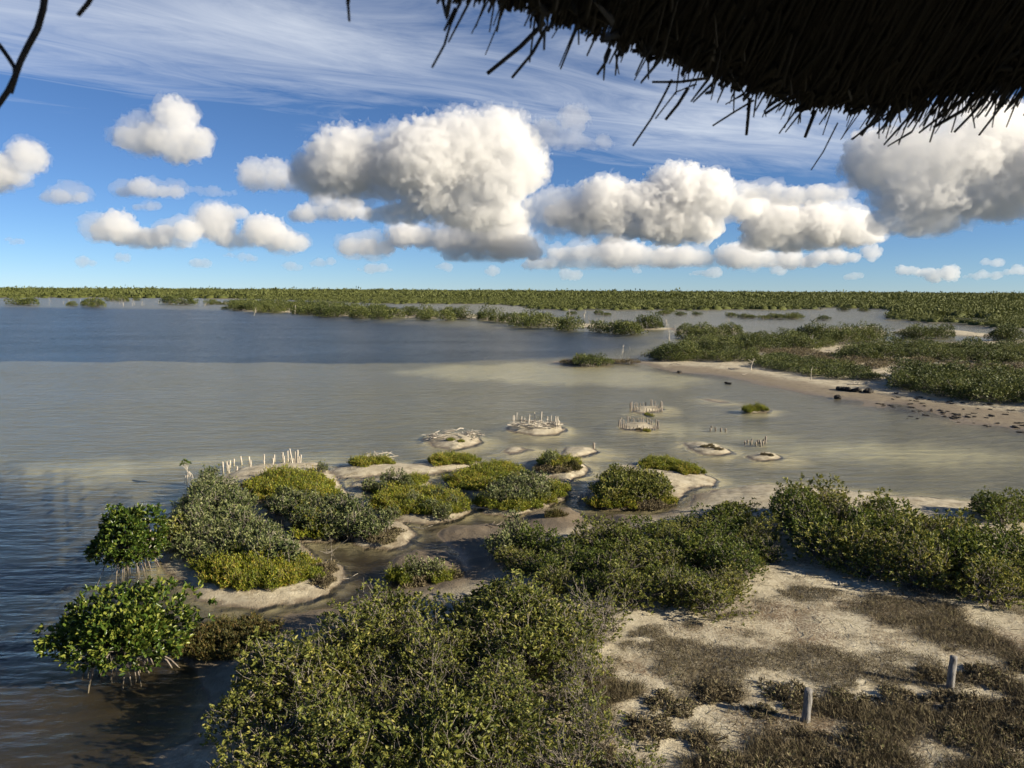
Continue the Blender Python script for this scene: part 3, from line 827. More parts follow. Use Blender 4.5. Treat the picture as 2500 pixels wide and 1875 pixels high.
patch('saltwort_clump', 'dry+darksalt+salt', [(1300, 1145), (1340, 1128), (1400, 1130), (1425, 1140), (1385, 1155), (1330, 1155)], 0.1, 0.38, 0.62, 0.92, 'brownish saltwort on the round sandy islet', 'saltwort', 'saltwort of the round islet', 51, 0.9)
patch('mangrove_shrub', 'bushy', [(1450, 1195), (1480, 1165), (1540, 1155), (1600, 1165), (1640, 1190), (1620, 1215), (1540, 1222), (1470, 1215)], 0.33, 0.45, 0.85, 1.15, 'dark shrub on the bushy islet near the right shore', 'shrub', 'shrubs of the dark bush islet', 52, 0.85)
patch('saltwort_clump', 'salt', [(1560, 1130), (1600, 1118), (1660, 1130), (1705, 1150), (1690, 1162), (1620, 1150), (1570, 1145)], 0.12, 0.38, 0.62, 0.92, 'bright yellow-green saltwort behind the dark bush islet', 'saltwort', 'saltwort of the dark bush islet', 53, 0.9)
patch('saltwort_clump', 'salt+dry', [(1600, 1225), (1650, 1195), (1665, 1205), (1640, 1232), (1560, 1240), (1430, 1232), (1430, 1222)], 0.1, 0.38, 0.62, 0.92, 'yellowing saltwort at the foot of the dark bush islet', 'saltwort', 'saltwort foot of the dark bush islet', 54, 0.9)
patch('saltwort_clump', 'darksalt+dry', [(1310, 1270), (1350, 1258), (1400, 1265), (1390, 1280), (1330, 1285)], 0.12, 0.7, 0.5, 0.7, 'dull saltwort on the pale mound before the middle thicket', 'saltwort', 'saltwort of the pale mound', 55)
patch('saltwort_clump', 'darksalt', [(445, 1560), (500, 1525), (580, 1510), (650, 1510), (660, 1550), (600, 1600), (520, 1610), (460, 1600)], 0.15, 0.4, 0.75, 1.0, 'dark reddish saltwort at the water left of the front thicket', 'saltwort', 'dark saltwort by the front thicket', 56, 0.9)
plant('saltwort_clump', 'salt', [G(1840, 999, 0.1), G(1855, 1000, 0.1), G(1830, 1001, 0.1)], 0.7, 0.8, 'low dark tuft on the small islet near far beach', 'saltwort', 'tufts of the small islet', 57)
plant('saltwort_clump', 'salt', [G(1100, 1068, 0.3), G(1125, 1070, 0.3)], 0.28, 0.34, 'small yellow saltwort among the driftwood ring islet', 'saltwort', 'saltwort of the driftwood islet', 58)
plant('saltwort_clump', 'dry+salt', [G(1560, 1036, 0.3), G(1580, 1037, 0.3)], 0.31, 0.37, 'dry yellow tuft inside the front stake ring', 'saltwort', 'tufts of the front stake ring', 59)
plant('saltwort_clump', 'salt', [G(1580, 998, 0.3), G(1590, 1000, 0.3)], 0.28, 0.34, 'yellow tuft inside the rear stake ring', 'saltwort', 'tufts of the rear stake ring', 60)
plant('saltwort_clump', 'dry', [G(1720, 1092, 0.1), G(1740, 1095, 0.1), G(1755, 1098, 0.1), G(1735, 1090, 0.1)], 0.31, 0.43, 'brown stubble on the long bare sand islet', 'saltwort', 'stubble of the long islet', 61)
plant('saltwort_clump', 'dry', [G(1865, 1111, 0.1), G(1880, 1112, 0.1)], 0.28, 0.34, 'brown stubble on the smaller bare sand islet', 'saltwort', 'stubble of the smaller islet', 62)

# --- low clumps dotted over the sandy flat
patch('dry_clump', 'dry', [(1560, 1760), (1700, 1700), (1960, 1740), (2200, 1690), (2520, 1660), (3000, 1640), (3100, 1960), (1480, 1960)], 0.1, 0.8, 0.5, 1.0, 'low brown clump on the stubble at the bottom right', 'dry plant', 'brown clumps of the stubble', 64, 0.6)

# --- far beach on the right
patch('mangrove_bush', 'far', [(1600, 858), (1660, 838), (1740, 826), (1850, 820), (1990, 818), (2030, 828), (2000, 845), (1900, 845), (1800, 850), (1700, 858), (1640, 866)], 0.8, 2.4, 0.6, 0.95, 'olive bush along the rear of the far beach', 'bush', 'bushes behind the far beach', 71, 0.8)
patch('mangrove_bush', 'far', [(1596, 865), (1640, 855), (1720, 856), (1800, 860), (1860, 870), (1820, 876), (1720, 874), (1640, 870)], 0.5, 1.7, 0.42, 0.62, 'smaller olive bush on the left point of the far beach', 'bush', 'bushes of the far beach point', 72, 0.75)
patch('low_shrub', 'low', [(1845, 882), (1900, 872), (1980, 885), (2060, 900), (2130, 915), (2130, 925), (2060, 924), (1960, 912), (1880, 900)], 0.25, 1.4, 0.65, 0.95, 'low green shrub in the far beach strip', 'shrub', 'low strip on the far beach', 73, 0.75)
patch('mangrove_bush', 'far', [(2195, 925), (2230, 905), (2300, 905), (2360, 920), (2430, 920), (2520, 915), (2720, 935), (2720, 990), (2520, 965), (2430, 965), (2330, 950), (2240, 945)], 0.7, 1.5, 0.6, 0.85, 'dense green bush in the big far beach hedge', 'bush', 'big hedge of the far beach', 74, 0.8)
patch('mangrove_bush', 'far', [(2030, 868), (2080, 850), (2160, 845), (2300, 845), (2400, 850), (2500, 845), (2720, 850), (2720, 872), (2480, 868), (2360, 880), (2300, 878), (2200, 872), (2100, 872)], 0.7, 2.0, 0.6, 0.9, 'olive bush in the long hedge beyond the brown flat', 'bush', 'hedge beyond the brown flat', 75, 0.8)
plant('low_shrub', 'low', [G(2420, 885, 0.3), G(2450, 884, 0.3), G(2480, 888, 0.3), G(2500, 880, 0.3), G(2470, 878, 0.4), G(2525, 884, 0.3)], 0.8, 1.0, 'bright low shrub at the picture edge beside the long hedge', 'shrub', 'bright low shrubs', 76)
patch('dry_marsh_plant', 'lowbrown', [(1870, 862), (1960, 862), (2040, 880), (2150, 890), (2300, 895), (2450, 905), (3100, 912), (3100, 945), (2400, 915), (2250, 905), (2160, 905), (2080, 900), (1980, 882), (1900, 875)], 0.1, 1.8, 0.7, 1.0, 'brown marsh plants on the flat between the far hedges', 'marsh plant', 'brown plants of the flat', 77, 0.9)
plant('mangrove_bush', 'low', [G(1420, 878, 0.5), G(1445, 875, 0.6), G(1470, 878, 0.5), G(1435, 884, 0.4)], 0.8, 1.0, 'small olive bush on the islet off the far beach tip', 'bush', 'bushes of the tip islet', 78)
plant('dry_marsh_plant', 'lowbrown', [G(1385, 886, 0.1), G(1400, 888, 0.1), G(1490, 885, 0.1), G(1515, 885, 0.1), G(1540, 886, 0.1)], 0.6, 0.8, 'brown reeds beside the tip islet bush', 'marsh plant', 'reeds of the tip islet', 79)
# islands beyond
plant('mangrove_bush', 'far', [G(1670, 805, 1.2), G(1695, 796, 1.5), G(1720, 797, 1.5), G(1745, 800, 1.5), G(1770, 800, 1.3), G(1795, 805, 1.0), G(1730, 808, 1.2), G(1700, 806, 1.2)], 0.75, 1.0, 'olive bush on the rounded island left of the far ponds', 'bush', 'bushes of the rounded island', 81)
plant('mangrove_bush', 'far', [G(1975, 812, 1.2), G(2000, 812, 1.3), G(2025, 815, 1.3), G(2060, 818, 1.3), G(2095, 818, 1.2), G(2030, 797, 2.0), G(2060, 793, 2.2), G(2090, 795, 2.0), G(2120, 800, 1.8), G(2140, 808, 1.3), G(2110, 812, 1.3)], 0.8, 1.1, 'dark olive bush on the island between the far ponds', 'bush', 'bushes of the pond island', 82)
plant('mangrove_bush', 'far', [G(2210, 805, 1.3), G(2235, 796, 1.8), G(2260, 793, 2.0), G(2285, 798, 1.7), G(2310, 805, 1.2), G(2250, 808, 1.2)], 0.85, 1.1, 'dark bush on the small island in the right pond', 'bush', 'bushes of the right pond island', 83)
plant('mangrove_bush', 'far', [G(2435, 815, 1.0), G(2455, 812, 1.2), G(2470, 817, 0.9)], 0.8, 1.0, 'lone olive bush at the edge of the right pond', 'bush', 'pond edge bushes', 84)
plant('low_shrub', 'low', [G(x, y, 0.3) for x, y in ((1785, 771), (1815, 774), (1835, 774), (1865, 776), (1885, 775), (1905, 776), (1940, 774), (1935, 776), (1700, 767), (1660, 767), (1620, 766), (2010, 778), (2060, 757), (2110, 758), (1630, 762), (1480, 768), (1395, 766), (1460, 765))], 0.8, 1.5, 'tiny dark clump of mangrove standing in the far lagoon', 'shrub', 'clumps in the far lagoon', 85)
# peninsula
patch('mangrove_bush', 'remote', [(575, 752), (640, 756), (720, 757), (800, 763), (900, 768), (1000, 770), (1120, 772), (1200, 777), (1270, 786), (1380, 792), (1470, 796), (1470, 792), (1380, 786), (1300, 778), (1180, 769), (1080, 764), (950, 758), (860, 752), (780, 746), (700, 742), (560, 740)], 1.0, 4.6, 0.62, 1.0, 'olive bush on the low peninsula across dark water', 'bush', 'bushes of the peninsula', 86, n_try=2500)
plant('mangrove_bush', 'remote', [G(x, y, 1.0) for x, y in ((510, 738), (522, 737), (535, 738), (548, 738), (1565, 790), (1580, 789), (1600, 790), (1500, 797), (1520, 799), (1545, 800))], 0.4, 0.8, 'small olive bush at an end of the low peninsula', 'bush', 'bushes of the peninsula ends', 87)
for i, (x, y, s, lab) in enumerate(((56, 735, 1.5, 'round green bush at the far left edge of the lagoon'), (175, 741, 0.9, 'low bush left of the pair among bleached snags'), (226, 740, 1.2, 'wider low bush of the pair among bleached snags'),
                                    (288, 729, 1.3, 'green bush farther back behind the snag line'), (332, 730, 0.8, 'narrow bush right of the snag line centre'), (435, 732, 1.9, 'largest rounded bush standing in the left far water'), (548, 752, 0.45, 'tiny bush off the left end of the peninsula'))):
    plant('mangrove_bush', 'remote', [G(x - 10 * s, y, 1.0 * s), G(x + 10 * s, y + 1, 1.0 * s)] if s > 1 else [G(x, y, s)], s * 0.85, s * 1.0, lab, 'bush', 'twin crowns of ' + lab if s > 1 else None, 90 + i, 0.9)

# --- the far wood, one mass up to the horizon
r = np.random.default_rng(77)
g = Geo()


def crowns(n, r0, r1, leafs, size, hmul):
    rr_ = np.exp(r.uniform(math.log(r0), math.log(r1), n * 4)); aa = np.radians(r.uniform(-40, 40, n * 4))
    x = rr_ * np.sin(aa); y = rr_ * np.cos(aa)
    d = sdist(FOREST, x, y)
    clear = Gp([(2290, 786), (2300, 778), (2420, 779), (2430, 796)])
    ok = (d > 1.5) & (sdist(clear, x, y) < 0)
    x, y = x[ok][:n], y[ok][:n]
    m = len(x)
    patchy = fbm(x / 90, y / 90, 3, 5)
    s = size * r.uniform(0.75, 1.25, m) * (1 + 1.3 * patchy)
    h = s * hmul * r.uniform(0.8, 1.25, m)
    ph = r.uniform(0, 6.283, (m, leafs)); ct = r.uniform(0, 1, (m, leafs)) ** 0.7; st = np.sqrt(1 - ct ** 2)
    dr = np.stack([np.cos(ph) * st, np.sin(ph) * st, ct], -1)
    lump = 0.75 + 0.35 * np.sin(ph * 3 + r.uniform(0, 6, (m, 1))) * st + r.normal(0, 0.08, (m, leafs))
    o = np.stack([x, y, np.zeros(m)], 1)[:, None, :] + dr * lump[..., None] * np.stack([s, s, h], 1)[:, None, :]
    ax = dr + np.array([0, 0, 0.4]) + r.normal(0, 0.6, dr.shape)
    ls = np.repeat(s, leafs) * 0.9 / math.sqrt(leafs) * 1.6
    V, F = blades(o.reshape(-1, 3), ax.reshape(-1, 3), ls * r.uniform(0.7, 1.3, len(ls)), ls * r.uniform(0.45, 0.8, len(ls)), r)
    g.add(V, F)
    pa = np.linspace(0, 6.283, 7)[:-1]                                # solid heart of each crown
    ring0 = np.stack([np.cos(pa), np.sin(pa), np.zeros(6)], 1); ring1 = ring0 * np.array([0.72, 0.72, 1]) + np.array([0, 0, 0.62])
    dome = np.concatenate([ring0, ring1, [[0, 0, 0.88]]]) * 0.68
    dv = np.stack([x, y, np.zeros(m)], 1)[:, None, :] + dome[None] * np.stack([s, s, h], 1)[:, None, :] * r.uniform(0.85, 1.1, (m, 13, 1))
    b0 = (np.arange(m) * 13)[:, None]
    n0 = g.n
    g.add(dv.reshape(-1, 3), np.concatenate([b0 + np.array([k, (k + 1) % 6, 6 + (k + 1) % 6, 6 + k]) for k in range(6)]))
    g.f.setdefault(3, []).append(np.concatenate([b0 + np.array([6 + k, 6 + (k + 1) % 6, 12]) for k in range(6)]) + n0)


crowns(1500, 105, 260, 110, 2.3, 0.72)
crowns(3400, 240, 600, 52, 3.0, 0.66)
crowns(5000, 560, 1500, 22, 4.8, 0.66)
crowns(5000, 1300, 4200, 12, 6.2, 0.95)
crowns(160, 2200, 4200, 26, 8.0, 1.05)
forest = tag(obj('mangrove_forest', g.mesh('mangrove_forest', M_FOREST)), 'dense dark mangrove wood stretching along the whole horizon', 'forest', kind='stuff')

# ------------------------------------------------------------------ red mangroves on prop roots
def red_mangrove(seed, rx, h, ntips, nroots, root_r, z0=0.55):
    r = np.random.default_rng(seed)
    tips, d = dome_tips(r, ntips, 1.0, h, lumps=12, z0=z0)
    nl = ntips // 3                              # skirt of drooping boughs below the dome
    a_ = r.uniform(0, 6.283, nl); q_ = r.uniform(0.55, 0.98, nl)
    tips[:nl] = np.stack([np.cos(a_) * q_, np.sin(a_) * q_, z0 + r.uniform(-0.22, 0.12, nl)], 1)
    d[:nl] = np.stack([np.cos(a_), np.sin(a_), r.uniform(-0.3, 0.2, nl)], 1)
    tips[:, 0] *= rx[0]; tips[:, 1] *= rx[1]
    tips[:, 0] += 0.18 * np.sin(tips[:, 1] * 3 + seed) + 0.12 * tips[:, 2]
    out = unit(d + np.array([0, 0, 0.8]) + r.normal(0, 0.3, (ntips, 3)))
    per = 8
    o = np.repeat(tips, per, 0) + r.normal(0, 0.02, (ntips * per, 3))
    ax = np.repeat(out, per, 0) + r.normal(0, 0.7, (ntips * per, 3))
    V, F = leaves(o, ax, r.uniform(0.75, 1.2, len(o)) * 0.105, r.uniform(0.85, 1.15, len(o)) * 0.05, r)
    crown = mesh('crown', V, F, M_RED)
    g = Geo()
    stems_to(g, r, tips[:90], 0.3, 0.022, 0.006, zb=0.35, jit=0.08)
    nt_ = 5
    tp = np.stack([r.uniform(-0.4, 0.4, nt_) * rx[0], r.uniform(-0.4, 0.4, nt_) * rx[1], np.full(nt_, h * 0.55 + z0)], 1)
    tb = np.stack([r.normal(0, 0.25, nt_), r.normal(0, 0.2, nt_), np.full(nt_, 0.25)], 1)
    add_tubes(g, np.stack([tb, (tb + tp) / 2 + r.normal(0, 0.06, (nt_, 3)), tp], 1), np.tile([0.045, 0.032, 0.015], (nt_, 1)), 6)
    parts = [('crown', crown), ('trunk', g.mesh('trunk', M_STEM))]
    for k in range(nroots):
        a = r.uniform(0, 2 * math.pi)
        rr_ = r.uniform(0.25, 0.95) * root_r
        e = np.array([math.cos(a) * rr_ * rx[0], math.sin(a) * rr_ * rx[1], -0.45])
        s_ = e * 0.3 + np.array([0, 0, r.uniform(0.35, 0.7) - e[2] * 0.3])
        gg = Geo()
        t = np.linspace(0, 1, 7)
        P = s_[None] + (e - s_)[None] * t[:, None]
        P[:, 2] = s_[2] + (e[2] - s_[2]) * t ** 2.6
        P += r.normal(0, 0.012, P.shape)
        add_tubes(gg, P[None], np.linspace(0.020, 0.013, 7)[None] * r.uniform(0.7, 1.2), 5)
        if r.random() < 0.6:                     # forked foot
            e2 = e + np.array([r.normal(0, 0.12), r.normal(0, 0.12), 0])
            P2 = np.linspace(P[3], e2, 4); P2[:, 2] = P[3][2] + (e2[2] - P[3][2]) * np.linspace(0, 1, 4) ** 1.6
            add_tubes(gg, P2[None], np.linspace(0.015, 0.010, 4)[None], 5)
        parts.append(('prop_root', gg.mesh('prop_root', M_ROOT)))
    return parts


x, y = G(238, 1672)
thing('red_mangrove', red_mangrove(601, (1.42, 0.95), 0.78, 1000, 34, 0.95, 0.52), (x, y + 0.75, 0), 0.0, 1.0, 'spreading red mangrove with pale prop roots standing in the brown water', 'mangrove')
x, y = G(300, 1405)
thing('red_mangrove', red_mangrove(602, (0.92, 0.8), 1.35, 800, 20, 0.95, 0.5), (x - 0.1, y + 0.6, 0), 0.0, 1.0, 'upright red mangrove on prop roots joined to the left island shrubs', 'mangrove')
x, y = G(462, 1174)
sd = np.random.default_rng(5)
tips = np.array([[-0.10, 0, 0.62], [-0.17, 0.03, 0.66], [-0.05, -0.02, 0.68], [-0.22, 0, 0.58], [0.02, 0.02, 0.62], [-0.12, 0.06, 0.7]])
o = np.repeat(tips, 9, 0); axs = sd.normal(0, 0.8, o.shape) + np.array([0, 0, 0.6])
V, F = leaves(o, axs, sd.uniform(0.08, 0.12, len(o)), sd.uniform(0.04, 0.05, len(o)), sd)
gs = Geo()
for a in tips:
    add_tubes(gs, np.array([[[0, 0, 0.12], [-0.06, 0, 0.4], a]]), np.array([[0.016, 0.012, 0.006]]), 5)
sparts = [('crown', mesh('crown', V, F, M_RED)), ('stem', gs.mesh('stem', M_BONE))]
for k in range(6):
    gg = Geo(); a = k * 1.05
    add_tubes(gg, np.array([[[0.0, 0, 0.34], [0.10 * math.cos(a), 0.1 * math.sin(a), 0.22], [0.2 * math.cos(a), 0.2 * math.sin(a), -0.3]]]), np.array([[0.012, 0.011, 0.009]]), 5)
    sparts.append(('prop_root', gg.mesh('prop_root', M_BONE)))
thing('mangrove_seedling', sparts, (x, y, 0), 0.3, 1.05, 'tiny mangrove seedling on pale stilt roots alone in the water', 'mangrove')

# ------------------------------------------------------------------ stakes and posts
def stake_mesh(seed, rad, length, mat, sides=9):
    r = np.random.default_rng(seed)
    z = np.array([-0.6, 0.0, 0.35, 0.7, 0.93, 1.0])
    P = np.zeros((1, 6, 3)); P[0, :, 2] = z * length
    P[0, 1:, :2] = r.normal(0, 0.05 * rad * 4, (5, 2)).cumsum(0) * 0.35
    P[0, 0, 2] = -0.6
    R = np.array([[1.05, 1.02, 0.97, 0.97, 0.96, 0.95]]) * rad
    v, q_, caps = tubes(P, R, sides)
    v = v + r.normal(0, rad * 0.10, v.shape) * np.array([1, 1, 0.4])
    v[-sides:, 2] += r.uniform(-0.25, 0.25) * rad * np.cos(np.linspace(0, 6.28, sides, endpoint=False)) * 2
    return mesh('wooden_stake', v, [q_, caps], mat)


STAKES = [stake_mesh(700 + i, 0.032, 1.0, M_STAKE) for i in range(6)]
PALE_STAKES = [stake_mesh(720 + i, 0.033, 1.0, M_BONE) for i in range(5)]
rs = random.Random(9)


def stake(px, py, h, label, group, pool=STAKES, lean=0.0, rad=1.0, name='wooden_stake'):
    x, y = G(px, py)
    o = obj(name, rs.choice(pool), None, (x, y, max(float(ground_z(x, y)[0]), -0.3) - 0.02))
    o.rotation_euler = (rs.gauss(0, 0.03), lean + rs.gauss(0, 0.035), rs.uniform(0, 6.28)) if not lean else (rs.gauss(0, 0.03), lean, 0)
    o.scale = (rad, rad, h)
    return tag(o, label, 'stake', group)


def px_h(px, ytop, ybot):
    x, y = G(px, ybot)
    d = math.hypot(x, y)
    return (ybot - ytop) / FPX * math.hypot(d, 7.0) * 1.03


A = lambda a, b: (500 + a * 0.27125, 1050 + b * 0.27125)
for xx, yt, yb in ((165, 262, 362), (202, 258, 340), (215, 300, 372), (228, 247, 312), (262, 233, 297), (333, 212, 288), (405, 215, 283), (415, 293, 350), (530, 197, 272), (535, 285, 325), (615, 262, 322), (628, 200, 265),
                   (702, 177, 250), (713, 252, 312), (290, 322, 362)):
    x0, y0 = A(xx, yt); x1, y1 = A(xx, yb)
    stake(x1, y1, px_h(x1, y0, y1), 'pale stake in the spaced row on the staked island', 'spaced stake row of the staked island', PALE_STAKES)
for xx, yt, yb, ln in ((748, 175, 268, 0.0), (790, 170, 300, -0.16), (765, 248, 295, 0), (818, 192, 297, 0), (835, 180, 298, 0), (848, 235, 297, 0.05), (858, 222, 297, 0.12), (808, 250, 297, -0.2)):
    x0, y0 = A(xx, yt); x1, y1 = A(xx, yb)
    stake(x1, y1, px_h(x1, y0, y1), 'pale stake in the crowded bunch ending the row', 'crowded stake bunch of the staked island', PALE_STAKES, ln)


def ring(px, py, wx, wy, n, h, label, group, skip=None, pool=STAKES, a0=0.0, a1=6.283):
    cx_, cy_ = G(px, py)
    ex = (G(px + wx, py)[0] - G(px - wx, py)[0]) / 2
    ey = (G(px, py - wy)[1] - G(px, py + wy)[1]) / 2
    for k in range(n):
        a = a0 + (a1 - a0) * (k + rs.uniform(-0.25, 0.25)) / n
        if skip and skip(a):
            continue
        x = cx_ + ex * math.cos(a) * rs.uniform(0.95, 1.05); y = cy_ + ey * math.sin(a) * rs.uniform(0.93, 1.07)
        o = obj('wooden_stake', rs.choice(pool), None, (x, y, float(ground_z(x, y)[0]) - 0.03))
        o.rotation_euler = (rs.gauss(0, 0.05), rs.gauss(0, 0.06), rs.uniform(0, 6.28))
        tall = 1.5 if (math.sin(a) > 0.2 and rs.random() < 0.5) or abs(math.cos(a)) > 0.93 else 1.0
        o.scale = (rs.uniform(0.65, 0.95),) * 2 + (h * tall * rs.uniform(0.75, 1.15),)
        tag(o, label, 'stake', group)


ring(1559, 1042, 46, 9, 34, 0.27, 'grey stake in the front complete stake ring', 'front stake ring')
ring(1578, 1000, 38, 7, 32, 0.29, 'grey stake in the rear complete stake ring', 'rear stake ring')
ring(1308, 1047, 56, 11, 24, 0.40, 'pale stake behind driftwood on the half-ringed islet', 'half stake ring', lambda a: math.sin(a) < -0.12, PALE_STAKES)
for xx, yb in ((1308 - 18, 1050), (1362, 1050), (1366, 1048), (1358, 1051)):
    stake(xx, yb, 0.42, 'pale stake behind driftwood on the half-ringed islet', 'half stake ring', PALE_STAKES)
C = lambda a, b: (1500 + a * 0.27125, 750 + b * 0.27125)
for k, (xx, yt, yb) in enumerate(((872, 1042, 1072), (865, 1068, 1100), (910, 1058, 1100), (957, 1062, 1102), (1003, 1065, 1103))):
    x0, y0 = C(xx, yt); x1, y1 = C(xx, yb)
    stake(x1, y1, px_h(x1, y0, y1), 'dark short post in the spaced group in shallows', 'spaced posts in the water', rad=1.5)
for k, (xx, yb) in enumerate(((1175, 1215), (1197, 1208), (1232, 1218), (1238, 1202), (1276, 1228), (1288, 1212), (1306, 1213), (1318, 1234), (1338, 1225), (1343, 1206), (1358, 1210))):
    x1, y1 = C(xx, yb)
    stake(x1, y1, 0.24 if xx != 1358 else 0.4, 'dark stub in the close cluster beyond bare islets', 'cluster of stubs in the water', rad=1.35)
for xx, yb, h in ((1535, 978, 0.25), (1555, 982, 0.27), (1582, 990, 0.3), (1600, 985, 0.2), (1615, 990, 0.35), (1520, 990, 0.2)):
    x1, y1 = 1000 + xx * 0.27125, 950 + (yb + 20) * 0.27125
    stake(x1, y1, h, 'bleached stub beside the dark bush islet in the channel', 'stubs of the channel', PALE_STAKES)
stake(1450, 1096, 0.32, 'single grey stump on the bare sand mound right of the round islet', None, rad=1.7)
stake(622, 1800, 0.6, 'grey stake half hidden in the front thicket', None, rad=1.4)

for pxb, pyb, hh, lab, sd_ in ((1966, 1762, 0.52, 'grey wooden post standing in brown stubble, nearer of the two', 31), (2319, 1682, 0.56, 'grey wooden post on the pale sand, farther of the two', 32)):
    x, y = G(pxb, pyb, 0.4)
    o = obj('wooden_post', stake_mesh(sd_, 0.062, 1.0, M_POST, 12), None, (x, y, float(ground_z(x, y)[0]) - 0.05))
    o.scale = (1, 1, hh + 0.05)
    o.rotation_euler = (0.0, 0.03, 0)
    tag(o, lab, 'post')

# ------------------------------------------------------------------ dead wood, driftwood, weed
def snag_mesh(seed, h, nbr, mat=M_BONE, rad=0.05, spread=0.45):
    r = np.random.default_rng(seed)
    g = Geo()
    K = 6
    t = np.linspace(0, 1, K)
    P = np.stack([t * r.normal(0, 0.18) * h, t * r.normal(0, 0.18) * h, -0.4 + t * (h + 0.4)], 1)
    P[1:] += r.normal(0, 0.03 * h, (K - 1, 3)) * np.array([1, 1, 0.3])
    add_tubes(g, P[None], (rad * (1 - 0.75 * t))[None], 6)
    for k in range(nbr):
        i = r.integers(2, K - 1)
        s = P[i]
        a = r.uniform(0, 6.28)
        e = s + np.array([math.cos(a) * spread, math.sin(a) * spread, r.uniform(0.2, 0.9) * spread]) * h * r.uniform(0.3, 0.8)
        m_ = (s + e) / 2 + r.normal(0, 0.05 * h, 3)
        add_tubes(g, np.stack([s, m_, e])[None], np.array([[rad * 0.5, rad * 0.35, rad * 0.12]]), 5)
        e2 = m_ + (e - s) * 0.4 + r.normal(0, 0.15 * h, 3)
        add_tubes(g, np.stack([m_, (m_ + e2) / 2, e2])[None], np.array([[rad * 0.3, rad * 0.2, rad * 0.08]]), 4)
    return g.mesh('dead_snag', mat)


SNAGS = [snag_mesh(800 + i, 1.0, 2 + i % 4, rad=0.05) for i in range(7)]


def snag(px, py, h, label, group=None, pool=SNAGS, thick=1.0, name='dead_snag'):
    x, y = G(px, py)
    o = obj(name, rs.choice(pool), None, (x, y, 0.0))
    o.rotation_euler = (rs.gauss(0, 0.08), rs.gauss(0, 0.12), rs.uniform(0, 6.28))
    o.scale = (h * thick, h * thick, h)
    return tag(o, label, 'dead tree', group)


for k in range(58):
    xx = rs.uniform(0, 500)
    snag(xx, rs.choice((742, 744, 746, 737, 735)) + rs.uniform(-1.5, 1.5), rs.uniform(0.5, 1.7), 'bleached snag in the far left line of dead trees', 'snags of the left far water', thick=1.2)
for k in range(26):
    xx = rs.uniform(1420, 1660)
    snag(xx, 800 + (xx - 1420) * 0.03 + rs.uniform(-16, 4), rs.uniform(0.5, 1.5), 'bleached snag at the right end of the peninsula', 'snags of the peninsula end', thick=1.1)
for xx, yy, hh in ((1388, 774, 2.1), (1427, 775, 2.0), (1437, 777, 1.2)):
    snag(xx, yy, hh, 'tall grey dead trunk standing in the water behind the peninsula', 'tall dead trunks')
for k in range(16):
    snag(rs.uniform(620, 1200), rs.uniform(756, 766) + 4, rs.uniform(1.4, 2.6), 'pale dead branch rising among the peninsula bushes', 'dead branches of the peninsula')
for k in range(30):
    snag(rs.uniform(1450, 2020), rs.uniform(763, 788), rs.uniform(0.4, 1.1), 'small dark snag scattered in the far lagoon', 'snags of the far lagoon')
for xx, yy, hh in ((1522, 858, 0.8), (1519, 866, 0.7), (1540, 856, 0.5), (1633, 830, 2.2)):
    snag(xx, yy, hh, 'pale stick in water left of the far beach', 'sticks off the far beach', thick=0.7)
snag(1826, 906, 1.15, 'white leaning trunk standing on the far beach by a fallen branch', thick=1.4)
snag(1977, 931, 1.15, 'dark thin snag standing on the far beach sand', thick=0.8)
snag(1986, 857, 2.0, 'pale dead trunk among the bushes of the far beach', thick=1.1)
snag(808, 1376, 0.85, 'bleached dead branch standing in the brown channel by the left island', pool=[snag_mesh(890, 1.0, 6, M_STEM, 0.022, 0.5)], thick=1.0)

DRIFT = []
for i in range(8):
    r = np.random.default_rng(850 + i)
    g = Geo()
    K = 7; t = np.linspace(0, 1, K)
    P = np.stack([t - 0.5, 0.10 * np.sin(t * 5 + i) + r.normal(0, 0.02, K), 0.03 + 0.05 * np.sin(t * 4 + i * 2) ** 2], 1)
    add_tubes(g, P[None], (0.028 * (1 - 0.7 * t))[None], 6)
    for k in range(3):
        j = r.integers(1, K - 2)
        e = P[j] + np.array([r.uniform(0.05, 0.25), r.normal(0, 0.16), r.uniform(0.0, 0.16)])
        add_tubes(g, np.stack([P[j], (P[j] + e) / 2 + r.normal(0, 0.02, 3), e])[None], np.array([[0.016, 0.012, 0.004]]), 5)
    DRIFT.append(g.mesh('driftwood_branch', M_BONE if i % 3 else M_STAKE))


def drift(x, y, s, label, group=None, dz=0.0, rz=None):
    o = obj('driftwood_branch', rs.choice(DRIFT), None, (x, y, max(float(ground_z(x, y)[0]), 0) + dz))
    o.rotation_euler = (rs.gauss(0, 0.15), rs.gauss(0, 0.12), rs.uniform(0, 6.28) if rz is None else rz)
    o.scale = (s,) * 3
    return tag(o, label, 'driftwood', group)


def drift_ring(px, py, wx, wy, n, s0, s1, label, group):
    cx_, cy_ = G(px, py)
    ex = (G(px + wx, py)[0] - G(px - wx, py)[0]) / 2; ey = (G(px, py - wy)[1] - G(px, py + wy)[1]) / 2
    for k in range(n):
        a = rs.uniform(0, 6.28); q_ = rs.uniform(0.6, 1.0)
        drift(cx_ + ex * q_ * math.cos(a), cy_ + ey * q_ * math.sin(a), rs.uniform(s0, s1), label, group, rs.uniform(0, 0.14))


